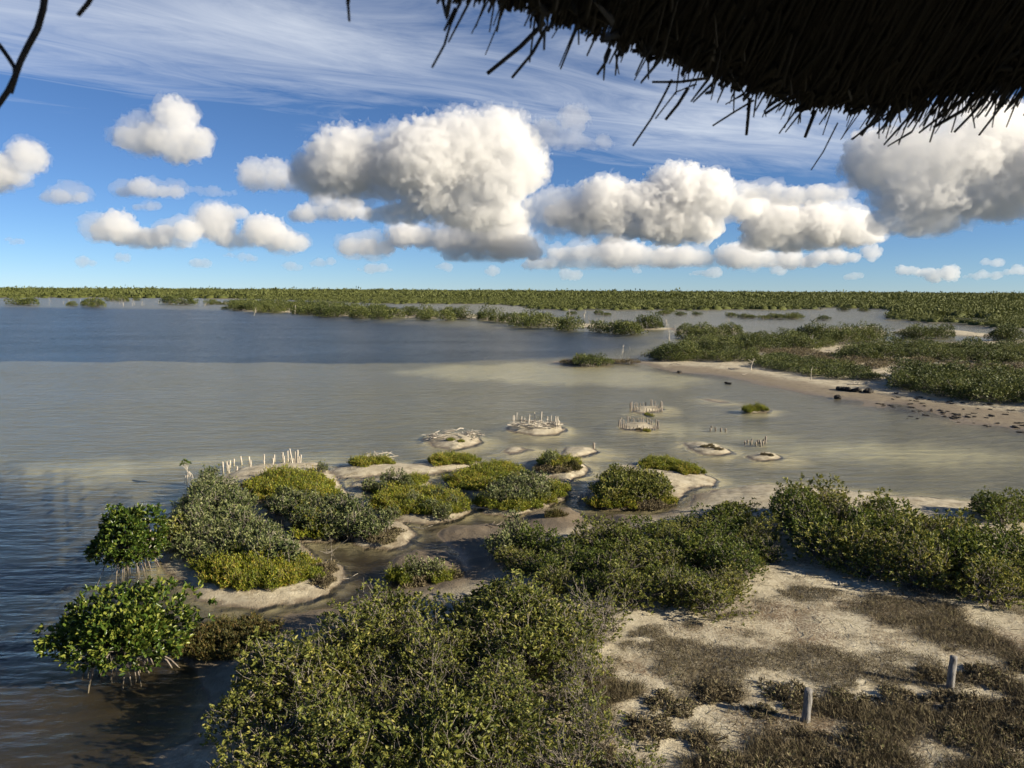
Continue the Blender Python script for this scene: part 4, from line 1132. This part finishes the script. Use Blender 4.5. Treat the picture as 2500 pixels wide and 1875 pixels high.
drift_ring(1110, 1072, 66, 10, 46, 0.45, 1.0, 'bleached branch in the unstaked islet driftwood crown', 'driftwood crown')
drift_ring(1308, 1048, 52, 8, 34, 0.5, 1.3, 'bleached branch heaped on the half-ringed islet', 'driftwood of the half-ringed islet')
drift_ring(930, 1122, 20, 5, 14, 0.5, 1.0, 'bleached branch heaped behind the sand strip', 'driftwood behind the sand strip')
for px_, py_, s, lab in ((1800, 905, 1.6, 'forked branch lying beside the leaning trunk on the far beach'), (2098, 944, 1.8, 'white forked driftwood lying before the big far hedge'), (1820, 916, 0.8, 'dark driftwood at the wet edge of the far beach'),
                         (1030, 1290, 0.7, 'small pale branch at the water edge of the lower island'), (1190, 1246, 0.9, 'pale stick on the front of the broad middle island'), (1200, 1292, 0.9, 'dark stick by the sand spit'),
                         (845, 1412, 0.6, 'small twisted branch on the tip of the left island'), (1650, 893, 1.2, 'pale plank-like driftwood at the point of the far beach'), (2050, 1470, 0.5, 'short dark stick on the bare sand below the right hedge')):
    x, y = G(px_, py_)
    drift(x, y, s, lab, rz=rs.uniform(-0.5, 0.5))
for k in range(18):
    x, y = G(rs.uniform(1960, 2060), rs.uniform(858, 895))
    drift(x, y, rs.uniform(0.5, 1.3), 'pale scrap of driftwood on the flat behind the low strip', 'driftwood scraps of the flat')


def lump_mesh(seed, n=7):
    r = np.random.default_rng(seed)
    bm_v, bm_f = [], []
    g = Geo()
    for k in range(n):
        c = r.normal(0, 0.10, 3) * np.array([1.3, 1, 0.35]); c[2] = abs(c[2])
        ph = np.linspace(0, 2 * math.pi, 9)[:-1]; th = np.linspace(0.12, math.pi - 0.12, 5)
        PH, TH = np.meshgrid(ph, th)
        rad_ = r.uniform(0.06, 0.15) * (1 + r.normal(0, 0.14, PH.shape))
        v = np.stack([rad_ * np.sin(TH) * np.cos(PH) * 1.2, rad_ * np.sin(TH) * np.sin(PH), rad_ * np.cos(TH) * 0.75], -1) + c + np.array([0, 0, 0.05])
        ii = np.arange(40).reshape(5, 8)
        q_ = np.stack([ii[:-1], ii[1:], np.roll(ii, -1, 1)[1:], np.roll(ii, -1, 1)[:-1]], -1).reshape(-1, 4)
        n0 = g.n
        g.add(v.reshape(-1, 3), q_)
        g.f.setdefault(8, []).append(np.array([ii[0], ii[-1, ::-1]]) + n0)
    return g.mesh('seaweed_clump', M_WEED)


LUMPS = [lump_mesh(880 + i, 5 + i) for i in range(5)]


def weed(px, py, s, label, group=None, flat=1.0):
    x, y = G(px, py)
    o = obj('seaweed_clump', rs.choice(LUMPS), None, (x, y, max(float(ground_z(x, y)[0]), -0.02)))
    o.rotation_euler = (0, 0, rs.uniform(0, 6.28)); o.scale = (s, s, s * flat)
    return tag(o, label, 'seaweed', group)


for px_, py_, s in ((2052, 955, 1.5), (2067, 957, 1.35), (2083, 959, 1.2), (2095, 960, 1.5), (2119, 961, 1.6)):
    weed(px_, py_, s, 'big black clump in the row on the far beach sand', 'row of black clumps')
weed(2041, 973, 1.2, 'black clump lying in the shallows off the far beach')
weed(1659, 910, 1.0, 'round black clump in the water below the far beach point')
weed(1777, 937, 0.8, 'small dark clump in the shallows below the leaning trunk')
for k in range(80):
    u = rs.random()
    px_ = 2150 + u * 350 + rs.gauss(0, 12)
    py_ = 990 + u * 50 + rs.gauss(0, 8) if rs.random() < 0.6 else 966 + u * 46 + rs.gauss(0, 5)
    weed(px_, py_, rs.uniform(0.25, 0.75), 'small black weed scrap on the far beach waterline', 'weed scraps of the far beach', 0.5)

# ------------------------------------------------------------------ dry ground cover and litter (nobody could count it)
r = np.random.default_rng(99)


def cover(n, polys, hmin, hmax, w, fade=0.6):
    out = []
    for P, share, clump in polys:
        PG = Gp(P, 0.4)
        m = int(n * share)
        c = r.uniform(PG.min(0), PG.max(0), (m * 4, 2))
        d = sdist(PG, c[:, 0], c[:, 1])
        d = d + fbm(c[:, 0] / 1.6, c[:, 1] / 1.6, 4, 83) * 3.2 - 0.3
        nn = fbm(c[:, 0] / 1.1, c[:, 1] / 1.1, 5, 71) * 1.6 + r.normal(0, 0.12, len(c))
        c = c[(d > 0) & (nn > clump)][:m]
        out.append(c)
    c = np.concatenate(out)
    m = len(c)
    o = np.stack([c[:, 0], c[:, 1], ground_z(c[:, 0], c[:, 1]) - 0.01], 1)
    ax = np.stack([r.normal(-0.1, 1.0, m), r.normal(0, 1.0, m), np.ones(m)], 1)
    return blades(o, ax, r.uniform(hmin, hmax, m), np.full(m, w) * r.uniform(0.7, 1.4, m), r)


g = Geo()
V, F = cover(140000, [([(1560, 1740), (1800, 1700), (2000, 1720), (2200, 1700), (2520, 1690), (3000, 1660), (3200, 2000), (1300, 2000), (1380, 1820), (1450, 1660)], 0.75, -0.05),
                     ([(1380, 1560), (1520, 1600), (1650, 1720), (1560, 1760), (1400, 1720), (1330, 1600)], 0.12, -0.1),
                     ([(2260, 1460), (2520, 1440), (3050, 1520), (3050, 1800), (2300, 1700), (2100, 1640)], 0.13, 0.02)], 0.04, 0.21, 0.0065)
g.add(V, F)
V, F = cover(80000, [([(1560, 1520), (1900, 1400), (2120, 1420), (2500, 1450), (2600, 1750), (1500, 1750), (1480, 1600)], 1.0, -0.03)], 0.04, 0.11, 0.005)
g.add(V, F)
tag(obj('dry_grass', g.mesh('dry_grass', M_DRY)), 'dry brown stubble covering the sandy ground at the bottom right', 'grass', kind='stuff')
g = Geo()
PG = Gp([(1450, 1560), (1860, 1390), (2120, 1400), (2500, 1440), (2700, 1900), (1450, 1900)], 0.35)
c = r.uniform(PG.min(0), PG.max(0), (14000, 2)); c = c[sdist(PG, c[:, 0], c[:, 1]) > 0][:1000]
n = len(c); zz = ground_z(c[:, 0], c[:, 1])
a = r.uniform(0, 6.28, n); L = r.uniform(0.06, 0.35, n)
s_ = np.stack([c[:, 0], c[:, 1], zz + 0.012], 1)
dv = np.stack([np.cos(a) * L, np.sin(a) * L, r.uniform(-0.01, 0.04, n)], 1)
add_tubes(g, np.stack([s_, s_ + dv * 0.5 + r.normal(0, 0.015, (n, 3)), s_ + dv], 1), np.tile([0.0035, 0.003, 0.0015], (n, 1)), 3)
tag(obj('twig_litter', g.mesh('twig_litter', M_DRY)), 'fallen brown twigs strewn over the bare sand', 'litter', kind='stuff')

# ------------------------------------------------------------------ thatched eave of the lookout
EAVE_PX = [(-500, -426, 1.0), (200, -176, 1.15), (700, -81, 1.28), (930, -31, 1.38), (1060, 6, 1.45), (1290, 56, 1.65), (1420, 102, 1.78), (1550, 144, 1.95), (1680, 189, 2.08), (1770, 224, 2.2), (1880, 252, 2.32), (1960, 276, 2.4), (2080, 284, 2.45), (2160, 276, 2.46), (2260, 239, 2.42), (2400, 219, 2.35), (2520, 199, 2.3), (2750, 114, 2.2), (3100, -76, 1.9), (3700, -140, 1.55), (4600, -500, 1.2)]
EV = np.array([tuple(at(*e)) for e in EAVE_PX])
APEX = np.array([0.75, -1.1, 9.15])
seg = np.linalg.norm(np.diff(EV, axis=0), axis=1); cum = np.concatenate([[0], np.cumsum(seg)]) / seg.sum()


def eave(t):
    return np.stack([np.interp(t, cum, EV[:, i]) for i in range(3)], -1)


roof = bpy.data.objects.new('thatched_roof', None)
COL.objects.link(roof)
roof.location = tuple(APEX)
tag(roof, 'dark palm thatch eave hanging across the top right', 'roof')


def roof_part(name, me, kind=None):
    o = obj(name, me, roof, tuple(-APEX))
    if kind: o['kind'] = kind
    return o


r = np.random.default_rng(123)
tt = np.linspace(0, 1, 90)
E0 = eave(tt)
pxx = np.interp(tt, cum, [e[0] for e in EAVE_PX])
back = np.where(pxx > 2140, 0.26, 0.09) + 0.02 * np.sin(tt * 170) + 0.015 * np.sin(tt * 331)
rows = []
for k, u in enumerate((0.0, 0.25, 0.6, 0.97)):
    d_ = APEX - E0
    L_ = np.linalg.norm(d_, axis=1, keepdims=True)
    rows.append(E0 + d_ / L_ * back[:, None] + d_ * u * 0.94)
low = np.array(rows)
top = low + np.array([0, 0.02, 0.16])
g = Geo()
ii = np.arange(4 * 90).reshape(4, 90)
for arr, flip in ((low, False), (top, True)):
    q_ = np.stack([ii[:-1, :-1], ii[1:, :-1], ii[1:, 1:], ii[:-1, 1:]], -1).reshape(-1, 4)
    g.add(arr.reshape(-1, 3), q_[:, ::-1] if flip else q_)
e0 = ii[0]; q_ = np.stack([e0[:-1], e0[1:], e0[1:] + 360, e0[:-1] + 360], -1)
g.f[4].append(q_)
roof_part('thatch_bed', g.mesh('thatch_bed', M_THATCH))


def strips(n, t0, t1, over0, over1, u1, w0, w1, wild=0.05, zoff=0.0):
    t = r.uniform(t0, t1, n)
    E = eave(t)
    d_ = APEX - E
    dn = unit(d_)
    u = r.uniform(0.02, u1, n)[:, None]
    s = E + d_ * u + np.array([0, 0, 1.0]) * (r.uniform(-0.05, 0.10, n)[:, None] + zoff)
    e = E - dn * r.uniform(over0, over1, n)[:, None] + r.normal(0, wild, (n, 3)) * np.array([1, 0.6, 0.5])
    m_ = s * 0.35 + e * 0.65 + r.normal(0, 0.02, (n, 3))
    P = np.stack([s, m_, e], 1)
    w = r.uniform(w0, w1, n)[:, None] * np.array([1.0, 1.0, 0.55])
    return P, w


tq = lambda px: float(np.interp(px, [e[0] for e in EAVE_PX], cum))
g = Geo()
P, w = strips(4200, tq(880), tq(3700), -0.11, -0.015, 0.45, 0.006, 0.014, 0.012)
add_tubes(g, P, w, 4, 0.45)
P, w = strips(700, tq(2120), tq(3700), -0.05, 0.10, 0.3, 0.004, 0.009, 0.05)
add_tubes(g, P, w, 4, 0.5)
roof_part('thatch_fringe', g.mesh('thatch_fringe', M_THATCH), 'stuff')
P1, w1 = strips(75, tq(960), tq(2150), 0.0, 0.085, 0.15, 0.004, 0.008, 0.035)
P2, w2 = strips(90, tq(2140), tq(2560), 0.03, 0.17, 0.2, 0.004, 0.008, 0.06)
for P, w in ((P1, w1), (P2, w2)):
    for k in range(len(P)):
        gg = Geo()
        add_tubes(gg, P[k:k + 1], w[k:k + 1], 4, 0.5, True)
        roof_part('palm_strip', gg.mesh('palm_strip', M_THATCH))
for pts, dist, rad_ in (([(1130, -10), (1100, 60), (1085, 110), (1055, 165)], 1.45, 0.0035), ([(1112, 20), (1085, 75)], 1.45, 0.004), ([(1330, 55), (1270, 115), (1190, 180)], 1.65, 0.007), ([(1335, 65), (1300, 130), (1250, 190)], 1.65, 0.005),
                        ([(1640, 195), (1620, 235), (1590, 290), (1545, 356)], 1.95, 0.004), ([(1700, 205), (1650, 225), (1600, 290)], 1.98, 0.003), ([(1730, 190), (1660, 200), (1592, 200)], 2.0, 0.004), ([(1680, 215), (1655, 255), (1625, 292)], 2.0, 0.006),
                        ([(2045, 300), (2010, 370), (1980, 415)], 2.4, 0.003), ([(2300, 240), (2285, 300), (2270, 347)], 2.4, 0.004), ([(2420, 200), (2350, 270), (2280, 310)], 2.35, 0.008), ([(2180, 240), (2100, 330)], 2.4, 0.004),
                        ([(1490, 120), (1480, 150), (1458, 182)], 1.8, 0.005), ([(1330, 70), (1328, 122)], 1.7, 0.004), ([(1840, 245), (1790, 275), (1740, 307)], 2.2, 0.004), ([(1830, 240), (1822, 330)], 2.2, 0.007), ([(1990, 270), (1965, 335)], 2.35, 0.008),
                        ([(860, -40), (850, 10), (853, 52)], 1.32, 0.0035), ([(848, -40), (849, 12)], 1.32, 0.004), ([(235, -30), (215, 8), (190, 38)], 1.2, 0.005), ([(2460, 170), (2400, 250), (2330, 322)], 2.3, 0.006), ([(2500, 190), (2440, 265), (2390, 330)], 2.3, 0.005)):
    gg = Geo()
    P = np.array([tuple(at(x_, y_, dist)) for x_, y_ in pts])
    add_tubes(gg, P[None], np.linspace(rad_, rad_ * 0.75, len(P))[None], 5, 0.8, True)
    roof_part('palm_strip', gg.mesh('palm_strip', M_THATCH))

gg = Geo()
P = np.array([tuple(at(x_, y_, 1.35)) for x_, y_ in ((125, -80), (112, -30), (106, 20), (92, 70), (70, 110), (50, 150), (36, 190), (20, 222), (-8, 262), (-40, 300))])
add_tubes(gg, P[None], np.linspace(0.006, 0.0045, len(P))[None], 7, 1, True)
P = np.array([tuple(at(x_, y_, 1.36)) for x_, y_ in ((-40, 70), (0, 112), (20, 140), (36, 165), (38, 192), (26, 228))])
add_tubes(gg, P[None], np.linspace(0.0035, 0.004, len(P))[None], 7, 1, True)
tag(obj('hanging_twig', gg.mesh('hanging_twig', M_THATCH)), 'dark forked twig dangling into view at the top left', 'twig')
# ------------------------------------------------------------------ clouds (real volumes of vapour, kilometres out)
def vapour(density):
    m = bpy.data.materials.new('cloud_vapour'); m.use_nodes = True
    cn = m.node_tree.nodes
    cn.remove(cn['Principled BSDF'])
    pv = cn.new('ShaderNodeVolumePrincipled')
    pv.inputs['Color'].default_value = (1, 1, 1, 1); pv.inputs['Density'].default_value = density; pv.inputs['Anisotropy'].default_value = 0.25
    m.node_tree.links.new(pv.outputs[0], cn['Material Output'].inputs['Volume'])
    return m


m_cloud = vapour(1.0)


def field_group(name):
    ng = bpy.data.node_groups.new(name, 'GeometryNodeTree')
    ng.interface.new_socket('Geometry', in_out='OUTPUT', socket_type='NodeSocketGeometry')
    N, L = ng.nodes, ng.links
    out_ = N.new('NodeGroupOutput'); vc = N.new('GeometryNodeVolumeCube'); sm = N.new('GeometryNodeSetMaterial')
    sm.inputs['Material'].default_value = m_cloud
    L.new(vc.outputs[0], sm.inputs[0]); L.new(sm.outputs[0], out_.inputs[0])
    pos_ = N.new('GeometryNodeInputPosition').outputs[0]

    def vm(op, a, b=None):
        x_ = N.new('ShaderNodeVectorMath'); x_.operation = op
        for i, v_ in enumerate((a, b)):
            if v_ is None: continue
            if hasattr(v_, 'is_output'): L.new(v_, x_.inputs[i])
            else: x_.inputs[i].default_value = v_
        return x_.outputs['Value'] if op in ('LENGTH', 'DOT_PRODUCT') else x_.outputs[0]

    def noise(scale, detail, v_, rough=0.55):
        x_ = N.new('ShaderNodeTexNoise'); x_.inputs['Scale'].default_value = scale
        x_.inputs['Detail'].default_value = detail; x_.inputs['Roughness'].default_value = rough
        L.new(v_, x_.inputs['Vector']); return x_
    ma = lambda op, a, b=None, c_=None, clamp=False: nmath(ng, op, a, b, c_, clamp)
    return ng, vc, pos_, vm, noise, ma, L, N


def cloud_object(name, ng, vc, lo, hi, res, label, cat='cloud', group=None, kind=None, solid=None):
    vc.inputs['Min'].default_value = lo; vc.inputs['Max'].default_value = hi
    for i, a_ in enumerate('XYZ'):
        vc.inputs['Resolution ' + a_].default_value = int(max(6, res[i]))
    o = obj(name, bpy.data.meshes.new(name))
    o.modifiers.new('vapour', 'NODES').node_group = ng
    if solid:                                    # closed skin of the dense vapour, kept as plain mesh
        v2m = ng.nodes.new('GeometryNodeVolumeToMesh')
        v2m.inputs['Threshold'].default_value = 0.5; v2m.inputs['Adaptivity'].default_value = 0.3
        sm_ = [n_ for n_ in ng.nodes if n_.bl_idname == 'GeometryNodeSetMaterial'][0]
        ng.links.new(vc.outputs[0], v2m.inputs[0]); ng.links.new(v2m.outputs[0], sm_.inputs[0])
        sm_.inputs['Material'].default_value = vapour(solid)
        me_ = bpy.data.meshes.new_from_object(o.evaluated_get(bpy.context.evaluated_depsgraph_get()))
        o.modifiers.clear()
        me_.name = name
        o.data = me_
        globals()['CLOUD_FACES'] = globals().get('CLOUD_FACES', 0) + len(me_.polygons)
    return tag(o, label, cat, group, kind)


def cumulus(blobs, D, vox_px, seed, label, dens=0.035, gain=5.0, grow=0.16, thick=0.8, veil=None):
    rr_ = random.Random(seed)
    k = D / FPX
    B = []
    puffs = []
    for (x_, y_, rx, ry) in blobs:               # wide heaps become rows of uneven puffs on one base
        if rx > 1.25 * ry:
            n_ = int(math.ceil(rx / ry * 1.25))
            for q_ in range(n_):
                u_ = (q_ + 0.5) / n_ * 2 - 1
                rad_ = ry * rr_.uniform(0.55, 1.15) * (1 - 0.3 * abs(u_))
                puffs.append((x_ + u_ * rx * 0.85 + rr_.uniform(-0.2, 0.2) * ry, y_ + ry - rad_ * rr_.uniform(0.8, 1.25), rad_ * rr_.uniform(1.0, 1.5), rad_))
        else:
            puffs.append((x_, y_, rx, ry))
    for (x_, y_, rx, ry) in puffs:
        c_ = at(x_, y_, D)
        c_.y += rr_.uniform(-0.35, 0.35) * rx * k
        B.append((c_, Vector((rx * k, max(ry, rx * thick) * k, ry * k))))
    lo = Vector([min(c_[i] - rd[i] * 1.4 for c_, rd in B) for i in range(3)])
    hi = Vector([max(c_[i] + rd[i] * 1.4 for c_, rd in B) for i in range(3)])
    S = sorted(rd.z for c_, rd in B)[len(B) // 2]
    ng, vc, pos_, vm, noise, ma, L, N = field_group('cumulus_vapour')
    p_ = vm('ADD', pos_, (seed * 1371.0, seed * 77.0, 0))
    warp = vm('MULTIPLY', vm('SUBTRACT', noise(1.0 / S, 2, p_).outputs['Color'], (0.5, 0.5, 0.5)), (S * 0.9,) * 3)
    pw = vm('ADD', pos_, warp)
    acc = None
    for c_, rd in B:
        h_ = ma('SUBTRACT', 1.0 + grow, vm('LENGTH', vm('MULTIPLY', vm('SUBTRACT', pw, tuple(c_)), (1 / rd.x, 1 / rd.y, 1 / rd.z))))
        acc = h_ if acc is None else ma('SMOOTH_MAX', acc, h_, 0.2)
    n2 = noise(4.0 / S, 3, p_)
    pv_ = vm('ADD', p_, vm('MULTIPLY', vm('SUBTRACT', n2.outputs['Color'], (0.5, 0.5, 0.5)), (S * 0.22,) * 3))
    tot = acc
    for sc_, amp in ((1.5, 0.55), (3.4, 0.34)):
        vor = N.new('ShaderNodeTexVoronoi'); vor.feature = 'F1'
        vor.inputs['Scale'].default_value = sc_ / S
        L.new(pv_, vor.inputs['Vector'])
        tot = ma('ADD', tot, ma('MULTIPLY', ma('SUBTRACT', 0.45, vor.outputs['Distance']), amp))
    tot = ma('ADD', tot, ma('MULTIPLY', ma('SUBTRACT', noise(2.4 / S, 7, p_, 0.64).outputs['Fac'], 0.5), 1.7))
    L.new(ma('ADD', tot, 0.5), vc.inputs['Density'])
    vox = vox_px * 1.2 * k
    if veil is not None:                         # torn thin vapour round the dense heart, part of the same cloud
        vox *= 1.45
        o = cloud_object('torn_edge', ng, vc, lo, hi, [(hi[i] - lo[i]) / (vox * (1.6 if i == 1 else 1.0)) for i in range(3)], None, None, solid=dens * 0.085)
        o.parent = veil
        return o
    o = cloud_object('cumulus_cloud', ng, vc, lo, hi, [(hi[i] - lo[i]) / (vox * (1.6 if i == 1 else 1.0)) for i in range(3)], label, solid=dens * 0.30)
    if dens >= 0.016:
        cumulus(blobs, D, vox_px, seed + 0.37, None, dens, gain, grow + 0.17, thick, o)
    return o


cumulus([(770, 425, 50, 42), (850, 400, 80, 66), (950, 385, 90, 70), (1040, 395, 90, 74), (1130, 370, 85, 74), (1215, 345, 72, 62), (1275, 405, 52, 54), (1190, 440, 80, 60), (930, 450, 110, 36), (1060, 480, 110, 50), (1160, 510, 90, 44), (960, 510, 80, 34)], 6500, 3.4, 1,
        'biggest bright heaped cloud over the middle of the lagoon', 0.03, grow=0.24)
cumulus([(640, 420, 55, 38), (690, 445, 60, 20)], 7000, 3.2, 2, 'ragged grey cloud fragment touching the left of the biggest cloud', 0.018)
cumulus([(770, 515, 75, 24), (790, 482, 34, 22), (850, 510, 60, 26)], 8200, 3.4, 3, 'small grey cloud under the left end of the biggest cloud', 0.024)
cumulus([(880, 588, 48, 36), (915, 600, 50, 22)], 10000, 3.4, 4, 'small white cloud low under the biggest cloud', 0.024)
cumulus([(1030, 565, 80, 34), (1120, 580, 75, 40), (1215, 555, 66, 56), (1265, 600, 60, 34), (1160, 620, 90, 18)], 10000, 3.6, 24, 'grey and white cloud low under the right of the biggest cloud', 0.025)
cumulus([(345, 335, 55, 32), (400, 320, 75, 45), (425, 280, 45, 38), (460, 350, 55, 38), (500, 340, 18, 26)], 5200, 3.2, 5, 'wedge-shaped white cloud alone on the left', 0.03)
cumulus([(20, 410, 55, 42), (60, 380, 40, 36), (-40, 420, 60, 40)], 5600, 3.4, 6, 'white cloud cut by the left edge', 0.03)
cumulus([(155, 472, 65, 22)], 7000, 3.2, 7, 'small flat cloud left of the low ragged pair', 0.022)
cumulus([(350, 455, 80, 24), (400, 458, 45, 24)], 7000, 3.2, 8, 'small flat cloud below the wedge-shaped one', 0.024)
cumulus([(360, 500, 38, 13)], 8000, 3.0, 9, 'smallest flat cloud between two low clouds', 0.016)
cumulus([(280, 555, 55, 34), (350, 575, 80, 26), (430, 550, 55, 38), (400, 590, 90, 16)], 9000, 3.4, 10, 'low heaped cloud on the left with two white tops', 0.025)
cumulus([(520, 540, 45, 40), (560, 580, 40, 22), (640, 570, 65, 32), (700, 585, 50, 28), (575, 520, 35, 16)], 9500, 3.4, 11, 'low ragged cloud right of the one with two tops', 0.022)
cumulus([(530, 465, 60, 14), (480, 460, 40, 9)], 8500, 3.0, 12, 'thin grey wisp of cloud left of the biggest cloud', 0.010)
cumulus([(1380, 320, 62, 42), (1400, 290, 36, 30), (1330, 325, 40, 34), (1440, 345, 50, 20)], 4200, 3.4, 13, 'small dark grey cloud right of the biggest cloud', 0.012)
cumulus([(1400, 500, 70, 52), (1480, 495, 55, 50), (1500, 540, 120, 34), (1590, 500, 60, 40), (1660, 470, 70, 56), (1730, 470, 50, 45), (1660, 540, 110, 44), (1790, 490, 60, 40)], 9000, 3.6, 14, 'long white heaped cloud right of the middle', 0.03, grow=0.25)
cumulus([(1880, 540, 55, 48), (1960, 545, 60, 40), (2040, 550, 70, 40), (2110, 560, 50, 34), (1930, 585, 140, 24)], 9300, 3.6, 15, 'white heaped cloud below the large right cloud', 0.03, grow=0.25)
cumulus([(1950, 470, 80, 30), (2020, 460, 60, 28), (1880, 465, 60, 22)], 8000, 3.6, 16, 'grey cloud between the two heaped right clouds', 0.02)
cumulus([(2140, 390, 60, 56), (2200, 360, 70, 50), (2300, 380, 120, 76), (2420, 340, 120, 80), (2330, 470, 170, 54), (2480, 440, 120, 76), (2230, 530, 130, 34), (2580, 380, 120, 90)], 6000, 4.2, 17, 'large grey and white cloud at the right edge', 0.026, grow=0.3)
cumulus([(1320, 640, 60, 16), (1400, 610, 70, 26), (1500, 610, 80, 34), (1600, 620, 90, 28), (1700, 625, 80, 22), (1420, 640, 70, 14), (1820, 620, 80, 26), (1930, 630, 80, 20), (2040, 625, 60, 16)], 13000, 3.4, 18, 'low row of pale clouds under the long heaped cloud', 0.016, grow=0.3)
cumulus([(2225, 655, 40, 16), (2300, 660, 36, 28), (2270, 665, 40, 12)], 15000, 3.0, 19, 'little white cloud low over the right horizon', 0.014)
cumulus([(2130, 615, 24, 20)], 15000, 3.0, 20, 'tiny round puff just under the large right cloud', 0.012)
cumulus([(2400, 670, 60, 12), (2480, 660, 50, 12)], 17000, 3.0, 21, 'faint low cloud at the right horizon', 0.008)

rp = random.Random(44)
for k in range(16):                              # small fair-weather puffs far out
    x_ = (40, 190, 300, 480, 590, 700, 790, 930, 1080, 1210, 1390, 1560, 1730, 1900, 2080, 2420)[k]
    y_ = (585, 640, 630, 640, 625, 650, 640, 655, 650, 662, 668, 660, 665, 655, 668, 640)[k]
    w_ = rp.uniform(14, 34)
    cumulus([(x_ + rp.uniform(-w_, w_), y_ + rp.uniform(-4, 4), w_ * rp.uniform(0.5, 1.2), rp.uniform(5, 12)) for q_ in range(3)], 17000, 2.6, 60 + k,
            'tiny faint puff, ' + ('leftmost' if k == 0 else 'rightmost' if k == 15 else ORD[k] + ' from left') + ' in the row low over the horizon', 0.008, grow=0.35)

# ------------------------------------------------------------------ say which one of its group each thing is
sets = {}
for o in COL.objects:
    if o.parent is None and o.get('group'):
        sets.setdefault((o['group'], o['label']), []).append(o)
for mem in sets.values():
    for o, w_ in zip(mem, place_words([(o.location.x, o.location.y) for o in mem])):
        o['label'] = o['label'] + w_
